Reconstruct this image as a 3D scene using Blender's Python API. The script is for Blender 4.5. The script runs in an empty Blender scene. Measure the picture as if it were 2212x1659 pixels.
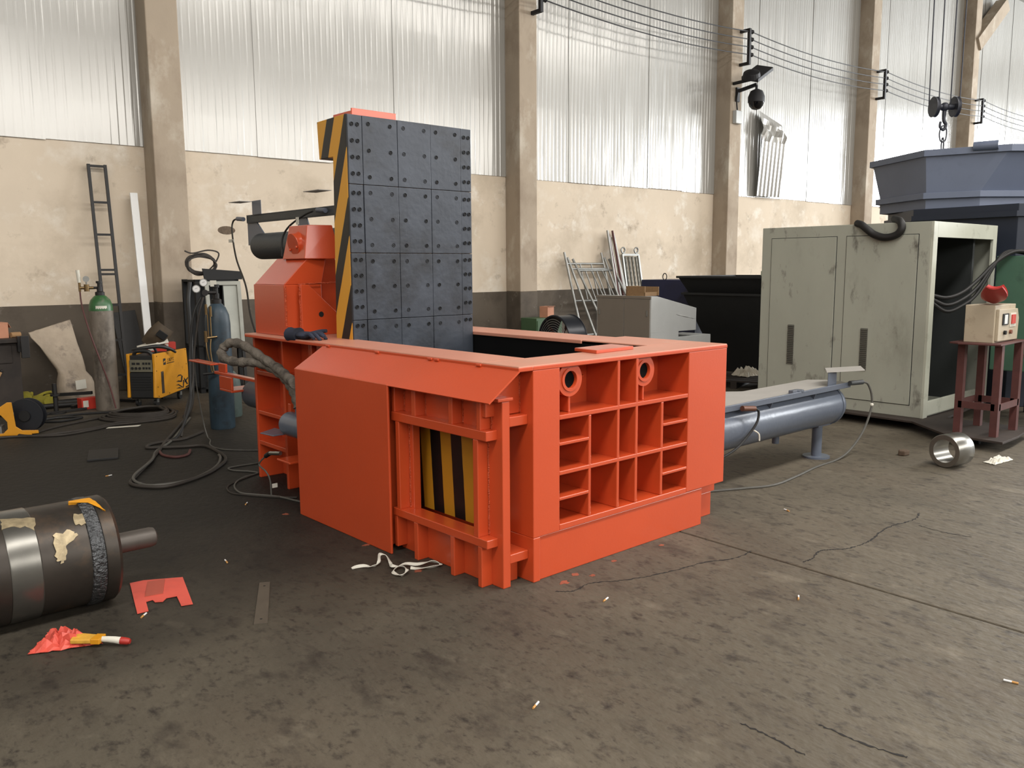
import bpy, bmesh, math, random
from mathutils import Matrix, Vector
random.seed(7)
SC = bpy.context.scene
COL = SC.collection
WA = math.radians(40.0 - 41.75347668)          # the hall is turned a little against the press
WD = Vector((math.cos(WA), math.sin(WA), 0)); WN = Vector((-math.sin(WA), math.cos(WA), 0))
def W(al, off, z=0.0): return WD * al + WN * off + Vector((0, 0, z))

# ------------------------------------------------------------------ camera
cam = bpy.data.cameras.new('camera'); camo = bpy.data.objects.new('camera', cam); COL.objects.link(camo)
cam.sensor_fit = 'HORIZONTAL'; cam.sensor_width = 36.0; cam.lens = 1818.83 * 36.0 / 2212.0
cam.clip_start = 0.05; cam.clip_end = 200
R = ((0.7452, 0.0962, -0.6599), (-0.6668, 0.0978, -0.7388), (-0.0066, 0.9905, 0.1375))
m4 = Matrix.Identity(4)
for i in range(3):
    for j in range(3): m4[i][j] = R[i][j]
q = m4.to_quaternion().to_matrix().to_4x4(); q.translation = Vector((-2.824, -3.006, 1.6))
camo.matrix_world = q
SC.camera = camo
# ------------------------------------------------------------------ world, daylight, exposure
SC.view_settings.view_transform = 'Standard'; SC.view_settings.look = 'None'
SC.view_settings.gamma = 1.0; SC.view_settings.exposure = -0.12; SC.view_settings.use_curve_mapping = False
wd = bpy.data.worlds.new('overcast_sky'); SC.world = wd; wd.use_nodes = True
wd.node_tree.nodes['Background'].inputs[0].default_value = (0.86, 0.93, 1.0, 1)
wd.node_tree.nodes['Background'].inputs[1].default_value = 1.0
HALL = dict(al0=-16.0, al1=40.0, off0=-17.0, off1=8.9, top=10.5)
def daylight(name, loc, size, size_y, direction, watts, color):
    l = bpy.data.lights.new(name, 'AREA'); l.shape = 'RECTANGLE'; l.size = size; l.size_y = size_y
    l.energy = watts; l.color = color
    o = bpy.data.objects.new(name, l); COL.objects.link(o); o.location = loc
    o.rotation_euler = Vector(direction).to_track_quat('-Z', 'Y').to_euler()
    return o
# daylight entering through the glazed band opposite, the glazed end wall and the roof lights
daylight('daylight_side_windows', W(8, -16.85, 7.4), 46, 4.0, WN, 4000, (1.0, 0.96, 0.91))
daylight('daylight_end_windows', W(39.85, -5.5, 6.0), 18, 4.8, -WD, 10500, (0.95, 0.98, 1.0))
daylight('added_left_light', W(-15.85, -4.0, 7.4), 14, 2.4, WD, 260, (1.0, 0.96, 0.9))  # unseen area light added to brighten the faces turned left
daylight('daylight_roof_light', W(5, -4.6, 10.35), 40, 2.0, (0, 0, -1), 4300, (1.0, 0.96, 0.91))

# ------------------------------------------------------------------ materials
ALB = 0.78      # overall reflectance of the grimy hall
def lin(c):
    return tuple(ALB * ((x / 255) / 12.92 if x / 255 <= 0.04045 else ((x / 255 + 0.055) / 1.055) ** 2.4) for x in c)
MATS = {}
def M(name, col, rough=0.5, metal=0.0, var=0.12, scale=3.0, dirt=None, bump=0.0, bscale=30.0, stretch=(1, 1, 1), spec=0.5):
    """procedural surface: base colour broken up by noise, optional dirt (colour, scale, amount), fine relief"""
    if name in MATS: return MATS[name]
    m = bpy.data.materials.new(name); m.use_nodes = True; nt = m.node_tree; N = nt.nodes; L = nt.links
    b = N['Principled BSDF']; col = lin(col)
    tc = N.new('ShaderNodeTexCoord'); mp = N.new('ShaderNodeMapping'); mp.inputs['Scale'].default_value = stretch
    L.new(tc.outputs['Object'], mp.inputs[0])
    n = N.new('ShaderNodeTexNoise'); n.inputs['Scale'].default_value = scale; n.inputs['Detail'].default_value = 6; n.inputs['Roughness'].default_value = 0.6
    L.new(mp.outputs[0], n.inputs['Vector'])
    r = N.new('ShaderNodeValToRGB'); e = r.color_ramp.elements
    e[0].position = 0.3; e[1].position = 0.7
    e[0].color = tuple(c * (1 - var) for c in col) + (1,); e[1].color = tuple(min(1, c * (1 + var)) for c in col) + (1,)
    L.new(n.outputs['Fac'], r.inputs[0]); out = r.outputs[0]
    if dirt:
        dl = dirt if isinstance(dirt, list) else [dirt]
        for k, (dc, ds, amt) in enumerate(dl):
            n2 = N.new('ShaderNodeTexNoise'); n2.inputs['Scale'].default_value = ds; n2.inputs['Detail'].default_value = 8; n2.inputs['Roughness'].default_value = 0.65
            mp2 = N.new('ShaderNodeMapping'); mp2.inputs['Location'].default_value = (3.1 * k + 1.7, 5.3 * k, 2.2 * k); mp2.inputs['Scale'].default_value = stretch
            L.new(tc.outputs['Object'], mp2.inputs[0]); L.new(mp2.outputs[0], n2.inputs['Vector'])
            r2 = N.new('ShaderNodeValToRGB'); r2.color_ramp.elements[0].position = 0.62 - 0.25 * amt; r2.color_ramp.elements[1].position = 0.78 - 0.2 * amt
            L.new(n2.outputs['Fac'], r2.inputs[0])
            mx = N.new('ShaderNodeMix'); mx.data_type = 'RGBA'; L.new(r2.outputs[0], mx.inputs[0]); L.new(out, mx.inputs[6])
            mx.inputs[7].default_value = lin(dc) + (1,); out = mx.outputs[2]
    L.new(out, b.inputs['Base Color'])
    b.inputs['Roughness'].default_value = rough; b.inputs['Metallic'].default_value = metal; b.inputs['Specular IOR Level'].default_value = spec
    if bump:
        nb = N.new('ShaderNodeTexNoise'); nb.inputs['Scale'].default_value = bscale; nb.inputs['Detail'].default_value = 4
        L.new(mp.outputs[0], nb.inputs['Vector'])
        bp = N.new('ShaderNodeBump'); bp.inputs['Strength'].default_value = bump; bp.inputs['Distance'].default_value = 0.02
        L.new(nb.outputs['Fac'], bp.inputs['Height']); L.new(bp.outputs[0], b.inputs['Normal'])
    MATS[name] = m
    return m
def stripes(name, ca, cb, wv, c0, period, frac, rough=0.45):
    """painted warning stripes: dot(object position, wv) folded into bands"""
    m = bpy.data.materials.new(name); m.use_nodes = True; nt = m.node_tree; N = nt.nodes; L = nt.links; b = N['Principled BSDF']
    tc = N.new('ShaderNodeTexCoord'); d = N.new('ShaderNodeVectorMath'); d.operation = 'DOT_PRODUCT'; d.inputs[1].default_value = wv
    L.new(tc.outputs['Object'], d.inputs[0])
    nz = N.new('ShaderNodeTexNoise'); nz.inputs['Scale'].default_value = 9; L.new(tc.outputs['Object'], nz.inputs['Vector'])
    a0 = N.new('ShaderNodeMath'); a0.operation = 'MULTIPLY_ADD'; a0.inputs[1].default_value = 0.03 * period; a0.inputs[2].default_value = -c0
    L.new(nz.outputs['Fac'], a0.inputs[0])
    a = N.new('ShaderNodeMath'); a.operation = 'ADD'; L.new(d.outputs['Value'], a.inputs[0]); L.new(a0.outputs[0], a.inputs[1])
    dv = N.new('ShaderNodeMath'); dv.operation = 'DIVIDE'; dv.inputs[1].default_value = period; L.new(a.outputs[0], dv.inputs[0])
    fr = N.new('ShaderNodeMath'); fr.operation = 'FRACT'; L.new(dv.outputs[0], fr.inputs[0])
    lt = N.new('ShaderNodeMath'); lt.operation = 'LESS_THAN'; lt.inputs[1].default_value = frac; L.new(fr.outputs[0], lt.inputs[0])
    mx = N.new('ShaderNodeMix'); mx.data_type = 'RGBA'; L.new(lt.outputs[0], mx.inputs[0])
    mx.inputs[6].default_value = lin(ca) + (1,); mx.inputs[7].default_value = lin(cb) + (1,)
    L.new(mx.outputs[2], b.inputs['Base Color']); b.inputs['Roughness'].default_value = rough
    return m
m_orange = M('orange_paint', (214, 82, 41), 0.33, 0, 0.04, 2.0, bump=0.03, bscale=60)
m_orange.node_tree.nodes['Principled BSDF'].inputs['Coat Weight'].default_value = 0.7
m_orange.node_tree.nodes['Principled BSDF'].inputs['Coat Roughness'].default_value = 0.2
m_orangesheen = M('sheen_orange_paint', (214, 146, 122), 0.4, 0, 0.05, 3.0, dirt=((206, 150, 126), 2.5, 0.4))  # pale tint paints the grazing wall reflection into the top plate colour
m_weld = M('weld_bead_orange', (222, 92, 50), 0.3, 0, 0.1, 30, bump=1.0, bscale=120)
m_black = M('black_paint', (14, 14, 14), 0.75, 0, 0.2, 6)
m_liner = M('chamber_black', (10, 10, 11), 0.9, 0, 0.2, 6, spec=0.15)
m_plate = M('dark_steel_wear_plate', (66, 72, 82), 0.42, 0.2, 0.22, 3.0, dirt=((40, 41, 44), 1.6, 0.45), bump=0.1, bscale=25)
m_bolt = M('bolt_black_steel', (28, 29, 31), 0.5, 0.5, 0.1, 20)
m_lidstripe = stripes('lid_warning_stripes', (232, 168, 56), (34, 33, 31), (0, 2.6, 1.0), 8.11, 0.58, 0.44)
m_doorstripe = stripes('gate_warning_stripes', (200, 140, 34), (16, 15, 14), (0, 1.0, -0.065), 0.4745, 0.19, 0.5)
m_dkgrey = M('dark_grey_cylinder_paint', (62, 66, 68), 0.5, 0, 0.1, 5, bump=0.15, bscale=90)
m_bluegrey = M('blue_grey_paint', (104, 110, 122), 0.38, 0.1, 0.06, 4)
m_cylgrey = M('light_blue_grey_paint', (102, 110, 124), 0.28, 0.05, 0.05, 3, bump=0.06, bscale=30)
m_greytop = M('pale_grey_top', (176, 172, 166), 0.5, 0, 0.06, 5)  # even pale grey for the cover plate and switch plates
m_rubber = M('black_rubber', (24, 23, 22), 0.6, 0, 0.2, 12)
m_cable = M('dirty_cable', (52, 46, 40), 0.7, 0, 0.25, 9)
m_cable2 = M('grey_cable', (88, 86, 80), 0.6, 0, 0.15, 9)
m_hosewrap = M('grey_wrapped_hose', (112, 104, 94), 0.75, 0, 0.25, 14, dirt=((66, 60, 54), 9, 0.5), bump=0.8, bscale=26)
m_steel = M('bare_steel', (168, 166, 160), 0.28, 0.9, 0.12, 6)
m_galv = M('galvanised_pipe', (158, 158, 154), 0.4, 0.6, 0.15, 8)
m_black_steel = M('black_steel', (30, 28, 27), 0.55, 0.1, 0.2, 8)
m_rust = M('rusty_red_steel', (92, 50, 46), 0.65, 0, 0.2, 8)
m_white = M('white_paint', (246, 246, 244), 0.35, 0, 0.02, 4)
m_paper = M('white_paper', (226, 222, 208), 0.8, 0, 0.05, 9)
m_red = M('red_carton', (205, 58, 42), 0.55, 0, 0.08, 9)
m_yellow = M('yellow_enamel', (222, 152, 30), 0.4, 0, 0.06, 5, dirt=((150, 96, 30), 6, 0.12))
m_brownleather = M('brown_fibre', (74, 60, 42), 0.75, 0, 0.25, 9)
m_card = M('cardboard', (176, 138, 96), 0.85, 0, 0.12, 8)
m_pinkcard = M('salmon_carton', (206, 146, 116), 0.85, 0, 0.08, 8)
m_plaster = M('wall_plaster', (230, 214, 192), 0.9, 0, 0.06, 0.7, dirt=[((206, 190, 168), 0.8, 0.5), ((242, 232, 216), 1.6, 0.30), ((252, 245, 232), 2.4, 0.16), ((176, 160, 140), 3.2, 0.10)], bump=0.15, bscale=6)
m_dado = M('wall_dado_paint', (98, 88, 76), 0.85, 0, 0.10, 1.2, dirt=[((80, 70, 60), 1.8, 0.5), ((150, 142, 130), 6, 0.06)], bump=0.1, bscale=8)
m_column = M('column_concrete', (184, 168, 148), 0.9, 0, 0.10, 0.9, dirt=[((158, 141, 122), 1.6, 0.5), ((210, 199, 182), 2.2, 0.3)], bump=0.2, bscale=7, stretch=(1, 1, 0.6))
m_sheet = M('zinc_coated_sheet', (184, 182, 176), 0.2, 0.18, 0.035, 0.5, dirt=((170, 165, 158), 0.45, 0.4), stretch=(1, 1, 0.35), spec=1.0)
m_roof = M('roof_sheet', (150, 148, 142), 0.6, 0, 0.05, 1)
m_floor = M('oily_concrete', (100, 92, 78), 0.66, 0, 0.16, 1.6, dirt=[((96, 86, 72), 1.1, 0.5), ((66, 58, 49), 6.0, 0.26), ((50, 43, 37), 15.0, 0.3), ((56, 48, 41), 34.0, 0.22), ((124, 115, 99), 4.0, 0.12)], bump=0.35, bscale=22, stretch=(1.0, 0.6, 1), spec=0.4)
def darken_ellipse(m, centre, radius, col, amount):
    # a wide elliptical stretch of darker concrete colour, with a ragged noisy border
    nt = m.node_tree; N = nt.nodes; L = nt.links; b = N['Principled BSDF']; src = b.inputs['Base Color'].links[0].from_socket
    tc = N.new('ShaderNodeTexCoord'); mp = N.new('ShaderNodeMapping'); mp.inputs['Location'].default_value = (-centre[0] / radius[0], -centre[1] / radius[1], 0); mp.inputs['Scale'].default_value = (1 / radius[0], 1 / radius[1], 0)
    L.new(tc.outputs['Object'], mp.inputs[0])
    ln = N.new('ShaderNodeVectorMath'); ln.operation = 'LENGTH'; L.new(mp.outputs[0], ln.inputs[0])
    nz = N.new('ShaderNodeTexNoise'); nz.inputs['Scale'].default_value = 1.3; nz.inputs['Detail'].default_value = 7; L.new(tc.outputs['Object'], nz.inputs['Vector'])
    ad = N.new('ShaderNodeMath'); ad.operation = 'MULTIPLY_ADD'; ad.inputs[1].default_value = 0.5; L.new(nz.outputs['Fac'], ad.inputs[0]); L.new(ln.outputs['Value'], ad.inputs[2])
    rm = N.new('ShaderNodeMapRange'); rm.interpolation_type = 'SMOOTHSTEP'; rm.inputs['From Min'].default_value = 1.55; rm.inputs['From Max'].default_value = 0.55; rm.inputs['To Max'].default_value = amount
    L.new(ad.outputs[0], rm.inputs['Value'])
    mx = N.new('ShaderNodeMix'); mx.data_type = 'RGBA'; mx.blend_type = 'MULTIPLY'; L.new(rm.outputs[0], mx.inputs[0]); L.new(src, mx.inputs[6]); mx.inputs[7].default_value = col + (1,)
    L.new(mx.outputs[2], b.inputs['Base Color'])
darken_ellipse(m_floor, (-1.0, 3.8), (3.6, 4.6), (0.05, 0.048, 0.042), 0.97)
m_joint = M('joint_filler', (30, 26, 23), 0.9, 0, 0.2, 10)

# ------------------------------------------------------------------ mesh builder
class B:
    def __init__(s): s.v = []; s.f = []
    def add(s, vs, fs):
        o = len(s.v); s.v += [tuple(v) for v in vs]; s.f += [tuple(i + o for i in f) for f in fs]; return s
    def box(s, x0, x1, y0, y1, z0, z1):
        return s.add([(x0, y0, z0), (x1, y0, z0), (x1, y1, z0), (x0, y1, z0), (x0, y0, z1), (x1, y0, z1), (x1, y1, z1), (x0, y1, z1)],
                     [(0, 3, 2, 1), (4, 5, 6, 7), (0, 1, 5, 4), (1, 2, 6, 5), (2, 3, 7, 6), (3, 0, 4, 7)])
    def prism(s, pts, axis, a0, a1):
        def mk(p, a): return {'x': (a, p[0], p[1]), 'y': (p[0], a, p[1]), 'z': (p[0], p[1], a)}[axis]
        n = len(pts)
        return s.add([mk(p, a0) for p in pts] + [mk(p, a1) for p in pts],
                     [tuple(range(n))[::-1], tuple(range(n, 2 * n))] + [(i, (i + 1) % n, n + (i + 1) % n, n + i) for i in range(n)])
    def loft(s, rings, cap=True):
        n = len(rings[0]); vs = [p for r in rings for p in r]; fs = []
        for k in range(len(rings) - 1):
            for i in range(n):
                fs.append((k * n + i, k * n + (i + 1) % n, (k + 1) * n + (i + 1) % n, (k + 1) * n + i))
        if cap: fs += [tuple(range(n))[::-1], tuple(range((len(rings) - 1) * n, len(rings) * n))]
        return s.add(vs, fs)
    def lathe(s, prof, p, d, n=28, closed=False):
        """prof: list of (radius, distance along d)"""
        d = Vector(d).normalized(); p = Vector(p)
        u = d.orthogonal().normalized(); w = d.cross(u)
        rings = []
        for r, h in prof:
            rings.append([p + d * h + (u * math.cos(2 * math.pi * i / n) + w * math.sin(2 * math.pi * i / n)) * max(r, 1e-5) for i in range(n)])
        if closed: rings.append(rings[0]); return s.loft(rings, False)
        return s.loft(rings, True)
    def cyl(s, p0, p1, r, n=20, r2=None):
        p0 = Vector(p0); p1 = Vector(p1); h = (p1 - p0).length
        return s.lathe([(r, 0), (r if r2 is None else r2, h)], p0, p1 - p0, n)
    def ring(s, p, d, ro, ri, h, n=32):
        return s.lathe([(ri, 0), (ro, 0), (ro, h), (ri, h)], p, d, n, True)
    def tube(s, path, r, n=8, closed=False):
        P = [Vector(p) for p in path]; rings = []; u = None
        for i, p in enumerate(P):
            a = P[i - 1] if (i > 0 or closed) else P[0]; b = P[(i + 1) % len(P)] if (i < len(P) - 1 or closed) else P[-1]
            t = (b - a).normalized()
            if u is None: u = t.orthogonal().normalized()
            u = (u - t * u.dot(t)).normalized(); w = t.cross(u)
            rr = r(i / max(1, len(P) - 1)) if callable(r) else r
            rings.append([p + (u * math.cos(2 * math.pi * k / n) + w * math.sin(2 * math.pi * k / n)) * rr for k in range(n)])
        if closed: rings.append(rings[0]); return s.loft(rings, False)
        return s.loft(rings, True)
    def bar(s, p0, p1, wx, wy, up=(0, 0, 1)):
        """rectangular bar from p0 to p1"""
        p0 = Vector(p0); p1 = Vector(p1); t = (p1 - p0).normalized(); up = Vector(up)
        if abs(t.dot(up)) > 0.98: up = Vector((1, 0, 0))
        a = t.cross(up).normalized(); b = a.cross(t).normalized()
        q = [(-1, -1), (1, -1), (1, 1), (-1, 1)]
        return s.loft([[p + a * i * wx / 2 + b * j * wy / 2 for i, j in q] for p in (p0, p1)])
    def ball(s, c, r, n=14, sc=(1, 1, 1)):
        prof = [(r * math.sin(math.pi * k / n), -r * math.cos(math.pi * k / n)) for k in range(n + 1)]
        t = B().lathe(prof, (0, 0, 0), (0, 0, 1), 2 * n)
        return s.add([(c[0] + v[0] * sc[0], c[1] + v[1] * sc[1], c[2] + v[2] * sc[2]) for v in t.v], t.f)
    def xf(s, mtx): s.v = [tuple(mtx @ Vector(v)) for v in s.v]; return s
    def rag(s, pts, h, seed=0, sub=10):
        """crumpled sheet with real thickness over polygon-ish quad pts (4 corners xy), height h"""
        rnd = random.Random(seed); n = sub; g = []
        for i in range(n + 1):
            for j in range(n + 1):
                u, v = i / n, j / n
                x = (1 - u) * ((1 - v) * pts[0][0] + v * pts[3][0]) + u * ((1 - v) * pts[1][0] + v * pts[2][0])
                y = (1 - u) * ((1 - v) * pts[0][1] + v * pts[3][1]) + u * ((1 - v) * pts[1][1] + v * pts[2][1])
                e = min(u, 1 - u, v, 1 - v)
                g.append((x + rnd.uniform(-.1, .1) * h, y + rnd.uniform(-.1, .1) * h, 0.003 + h * rnd.random() * min(1, 5 * e + .08)))
        k = (n + 1) ** 2; vs = g + [(x, y, z + 0.002) for x, y, z in g]; fs = []
        for i in range(n):
            for j in range(n):
                a = i * (n + 1) + j; fs += [(a, a + 1, a + n + 2, a + n + 1), (k + a, k + a + n + 1, k + a + n + 2, k + a + 1)]
        return s.add(vs, fs)
    def build(s, name, mat, parent=None, smooth=False, bevel=0.0, angle=40):
        me = bpy.data.meshes.new(name); me.from_pydata(s.v, [], s.f); me.update()
        bm = bmesh.new(); bm.from_mesh(me); bmesh.ops.recalc_face_normals(bm, faces=bm.faces); bm.to_mesh(me); bm.free()
        if smooth:
            for p in me.polygons: p.use_smooth = True
            me.set_sharp_from_angle(angle=math.radians(angle))
        me.materials.append(mat)
        o = bpy.data.objects.new(name, me); COL.objects.link(o)
        if parent is not None: o.parent = parent
        if bevel:
            md = o.modifiers.new('bevel', 'BEVEL'); md.width = bevel; md.segments = 2; md.limit_method = 'ANGLE'; md.angle_limit = math.radians(40)
        return o
def tag(o, label, cat=None, group=None, kind=None):
    o['label'] = label
    if cat: o['category'] = cat
    if group: o['group'] = group
    if kind: o['kind'] = kind
    return o
def thing(name, label, cat, loc=(0, 0, 0), rz=0.0, group=None):
    o = bpy.data.objects.new(name, None); COL.objects.link(o); o.empty_display_size = 0.1
    o.location = loc; o.rotation_euler = (0, 0, rz); return tag(o, label, cat, group)
def struct(o, label=None):
    o['kind'] = 'structure'
    if label: o['label'] = label
    return o
def spline(pts, k=8, closed=False):
    P = [Vector(p) for p in pts]; out = []; n = len(P)
    rng = range(n if closed else n - 1)
    for i in rng:
        p0 = P[i - 1] if (i > 0 or closed) else P[0]; p1 = P[i]; p2 = P[(i + 1) % n]; p3 = P[(i + 2) % n] if (i + 2 < n or closed) else P[-1]
        for j in range(k):
            t = j / k
            out.append(0.5 * ((2 * p1) + (p2 - p0) * t + (2 * p0 - 5 * p1 + 4 * p2 - p3) * t * t + (3 * p1 - p0 - 3 * p2 + p3) * t ** 3))
    if not closed: out.append(P[-1])
    return out
def share(src, name, parent, loc=(0, 0, 0), rot=(0, 0, 0)):
    o = bpy.data.objects.new(name, src.data); COL.objects.link(o); o.parent = parent; o.location = loc; o.rotation_euler = rot
    for md in src.modifiers:
        k = o.modifiers.new(md.name, md.type); k.width = md.width; k.segments = md.segments; k.limit_method = md.limit_method; k.angle_limit = md.angle_limit
    return o
def text_mesh(txt, size, name, mat, parent, mtx, depth=0.001):
    c = bpy.data.curves.new(name, 'FONT'); c.body = txt; c.size = size; c.extrude = depth; c.align_x = 'LEFT'
    t = bpy.data.objects.new(name + '_curve', c); COL.objects.link(t)
    bpy.context.view_layer.update()
    me = bpy.data.meshes.new_from_object(t.evaluated_get(bpy.context.evaluated_depsgraph_get()))
    bpy.data.objects.remove(t); bpy.data.curves.remove(c)
    me.materials.clear(); me.materials.append(mat)
    o = bpy.data.objects.new(name, me); COL.objects.link(o); o.parent = parent; o.matrix_local = mtx
    return o
#SETTING
# ------------------------------------------------------------------ setting
H = HALL
def wallframe(o): o.rotation_euler = (0, 0, WA); return o
fl = struct(wallframe(B().box(H['al0'], H['al1'], H['off0'], H['off1'], -0.3, -0.06).build('floor', m_joint)), 'oil-stained grey concrete floor of the hall')
edges = [H['al0'], -10.765, -4.765, 1.235, 7.235, 13.235, 19.235, 25.235, 31.235, H['al1']]
for a, b in zip(edges, edges[1:]):
    for c, d in ((H['off0'], -8.0), (-8.0, H['off1'])):
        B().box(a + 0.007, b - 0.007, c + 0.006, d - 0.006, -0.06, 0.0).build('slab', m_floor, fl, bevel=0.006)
def crack(pts, w, seed):
    rnd = random.Random(seed); P = spline([(x, y, 0) for x, y in pts], 14); L_, R_ = [], []
    for i, p in enumerate(P):
        t = (P[min(i + 1, len(P) - 1)] - P[max(i - 1, 0)]).normalized(); nrm = Vector((-t.y, t.x, 0))
        off = nrm * rnd.uniform(-1, 1) * 0.005; ww = w * rnd.uniform(0.05, 0.5)
        L_.append(p + off + nrm * ww); R_.append(p + off - nrm * ww)
    n = len(P); vs = [(q.x, q.y, 0.0012) for q in L_ + R_] + [(q.x, q.y, 0.0004) for q in L_ + R_]
    fs = [(i, n + i, n + i + 1, i + 1) for i in range(n - 1)] + [(2 * n + i, 2 * n + i + 1, 3 * n + i + 1, 3 * n + i) for i in range(n - 1)]
    o = B().add(vs, fs).build('crack', m_joint, fl); o.matrix_parent_inverse = Matrix.Rotation(WA, 4, 'Z').inverted()
crack([(1.287, -0.771), (1.378, -0.775), (1.524, -0.743), (1.599, -0.781), (1.689, -0.832), (1.851, -0.849), (1.989, -0.839), (2.132, -0.814), (2.293, -0.813), (2.513, -0.847), (2.678, -0.806)], 0.014, 1)
crack([(1.238, -0.477), (1.078, -0.486), (0.886, -0.408), (0.698, -0.379), (0.501, -0.336), (0.328, -0.264), (0.209, -0.198), (0.077, -0.211), (0.001, -0.157)], 0.012, 2)
crack([(-0.18, -1.656), (-0.185, -1.809), (-0.158, -1.951)], 0.013, 3)
crack([(-0.376, -1.464), (-0.378, -1.575), (-0.391, -1.72)], 0.013, 4)
crack([(2.407, -0.919), (2.379, -1.081), (2.407, -1.227)], 0.010, 5)
# back wall: dado, plaster, zinc sheets above a sill line
DADO, SILL = 1.16, 3.22
wb = struct(wallframe(B().box(H['al0'], H['al1'], 8.9, 9.2, -0.05, H['top']).build('wall_back', m_plaster)), 'plastered hall wall with a dark painted lower band')
B().box(H['al0'], H['al1'], 8.894, 8.9, 0.0, DADO).build('dado', m_dado, wb)
m_bare = M('bare_mortar', (112, 96, 80), 0.95, 0, 0.3, 20, bump=0.5, bscale=40)
chip = B().ball((0, 0, 0), 1, 8, (0.13, 0.006, 0.06)).build('plaster_hole', m_bare, wb); chip.location = (2.02, 8.9, 2.15)
PIL = [0.95, 7.21, 13.33, 19.46, 25.75, 31.9]
bays = [(-5.0, PIL[0])] + [(p + 0.41, qn) for p, qn in zip(PIL, PIL[1:])] + [(PIL[-1] + 0.41, H['al1'])]
def sheet_mesh(wdt, z0, z1, seed):
    rnd = random.Random(seed); n = int(round(wdt / 0.098)); vs = []; fs = []
    prof = []
    for i in range(n):
        x = wdt * i / n; p = wdt / n
        prof += [(x, 0), (x + p * 0.55, 0.0), (x + p * 0.70, 0.0026), (x + p * 0.85, 0.0026)]
    prof.append((wdt, 0))
    zs = [z0, z0 + 0.5, z0 + 1.3, z0 + 2.2, z0 + 3.2, z1]
    for z in zs:
        for x, d in prof: vs.append((x, -d - 0.012 + rnd.uniform(-1, 1) * 0.0012 + 0.006 * math.sin(z * 1.7 + seed) * math.sin(math.pi * x / wdt), z))
    m = len(prof)
    for k in range(len(zs) - 1):
        for i in range(m - 1): fs.append((k * m + i, k * m + i + 1, (k + 1) * m + i + 1, (k + 1) * m + i))
    o = B().add(vs, fs).build('wall_sheet', m_sheet, wb); return o
for bi, (a, b) in enumerate(bays):
    w = b - a; n = max(1, int(round(w / 1.17)))
    for k in range(n):
        o = sheet_mesh(w / n + (0.02 if k < n - 1 else 0), SILL + random.uniform(-0.012, 0.012), H['top'], bi * 11 + k)
        o.location = (a + k * w / n, 8.895 - 0.012 * (k % 2), 0)
# a torn, bent sheet in the fourth bay
vs = []; fs = []; nx, nz = 18, 14
for j in range(nz + 1):
    for i in range(nx + 1):
        u, v = i / nx, j / nz; z = 3.24 + 1.95 * v * (1 - 0.12 * max(0, v - 0.75) * 4 * u)
        lean = 0.10 + (0.16 * v if v < 0.76 else 0.16 * 0.76 * (1 - (v - 0.76) / 0.24)) + (0.05 * math.sin(u * 9 + v * 25) if 0.68 < v < 0.86 else 0)
        rib = 0.012 * (1 if (i % 3 == 0) else -1) * (1 if v < 0.72 else 0.2)
        vs.append((14.8 + 0.95 * u, 8.86 - lean - rib, z))
for j in range(nz):
    for i in range(nx):
        a = j * (nx + 1) + i; fs.append((a, a + 1, a + nx + 2, a + nx + 1))
B().add(vs, fs).build('bent_sheet', m_sheet, wb)['label'] = 'torn grey sheet bent away from the wall'
for k, al in enumerate(PIL):
    o = struct(wallframe(B().box(0, 0.41, 0, 0.4, DADO, H['top']).build('wall_column', m_column, bevel=0.012)), 'concrete wall column %s' % ['beside the black ladder', 'right of the raised press lid', 'carrying the dome camera', 'left of the blue hopper', 'behind the crane hook', 'at the far end'][k])
    o.location = W(al, 8.5)
    B().box(-0.002, 0.412, -0.002, 0.4, 0.0, DADO).build('dado', m_dado, o, bevel=0.012)
struct(wallframe(B().bar((PIL[4] + 0.2, 8.6, 8.35), (PIL[4] + 2.2, 8.6, 9.9), 0.35, 0.4).build('trim_1', m_column)), 'sloping concrete brace on the far column')
# the rest of the hall shell, out of the picture
struct(wallframe(B().box(H['al0'] - 0.3, H['al1'] + 0.3, H['off0'] - 0.3, H['off1'] + 0.3, H['top'], H['top'] + 0.2).build('ceiling', m_roof)))
wl = struct(wallframe(B().box(H['al0'] - 0.3, H['al0'], H['off0'], H['off1'], 0, H['top']).build('wall_left', m_roof)))
struct(wallframe(B().box(H['al1'], H['al1'] + 0.3, H['off0'], H['off1'], 0, H['top']).build('wall_right', m_roof)))
struct(wallframe(B().box(H['al0'], H['al1'], H['off0'] - 0.3, H['off0'], 0, H['top']).build('wall_front', m_roof)))
#PRESS
# ------------------------------------------------------------------ the baling press
P = thing('baling_press', 'orange scrap metal baling press with raised dark riveted lid and hydraulic cylinders', 'press')
BV = 0.004
def part(name, b, mat=None, parent=None, smooth=False, bevel=BV): return b.build(name, mat or m_orange, parent or P, smooth, bevel)
ZT = 1.12
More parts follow.
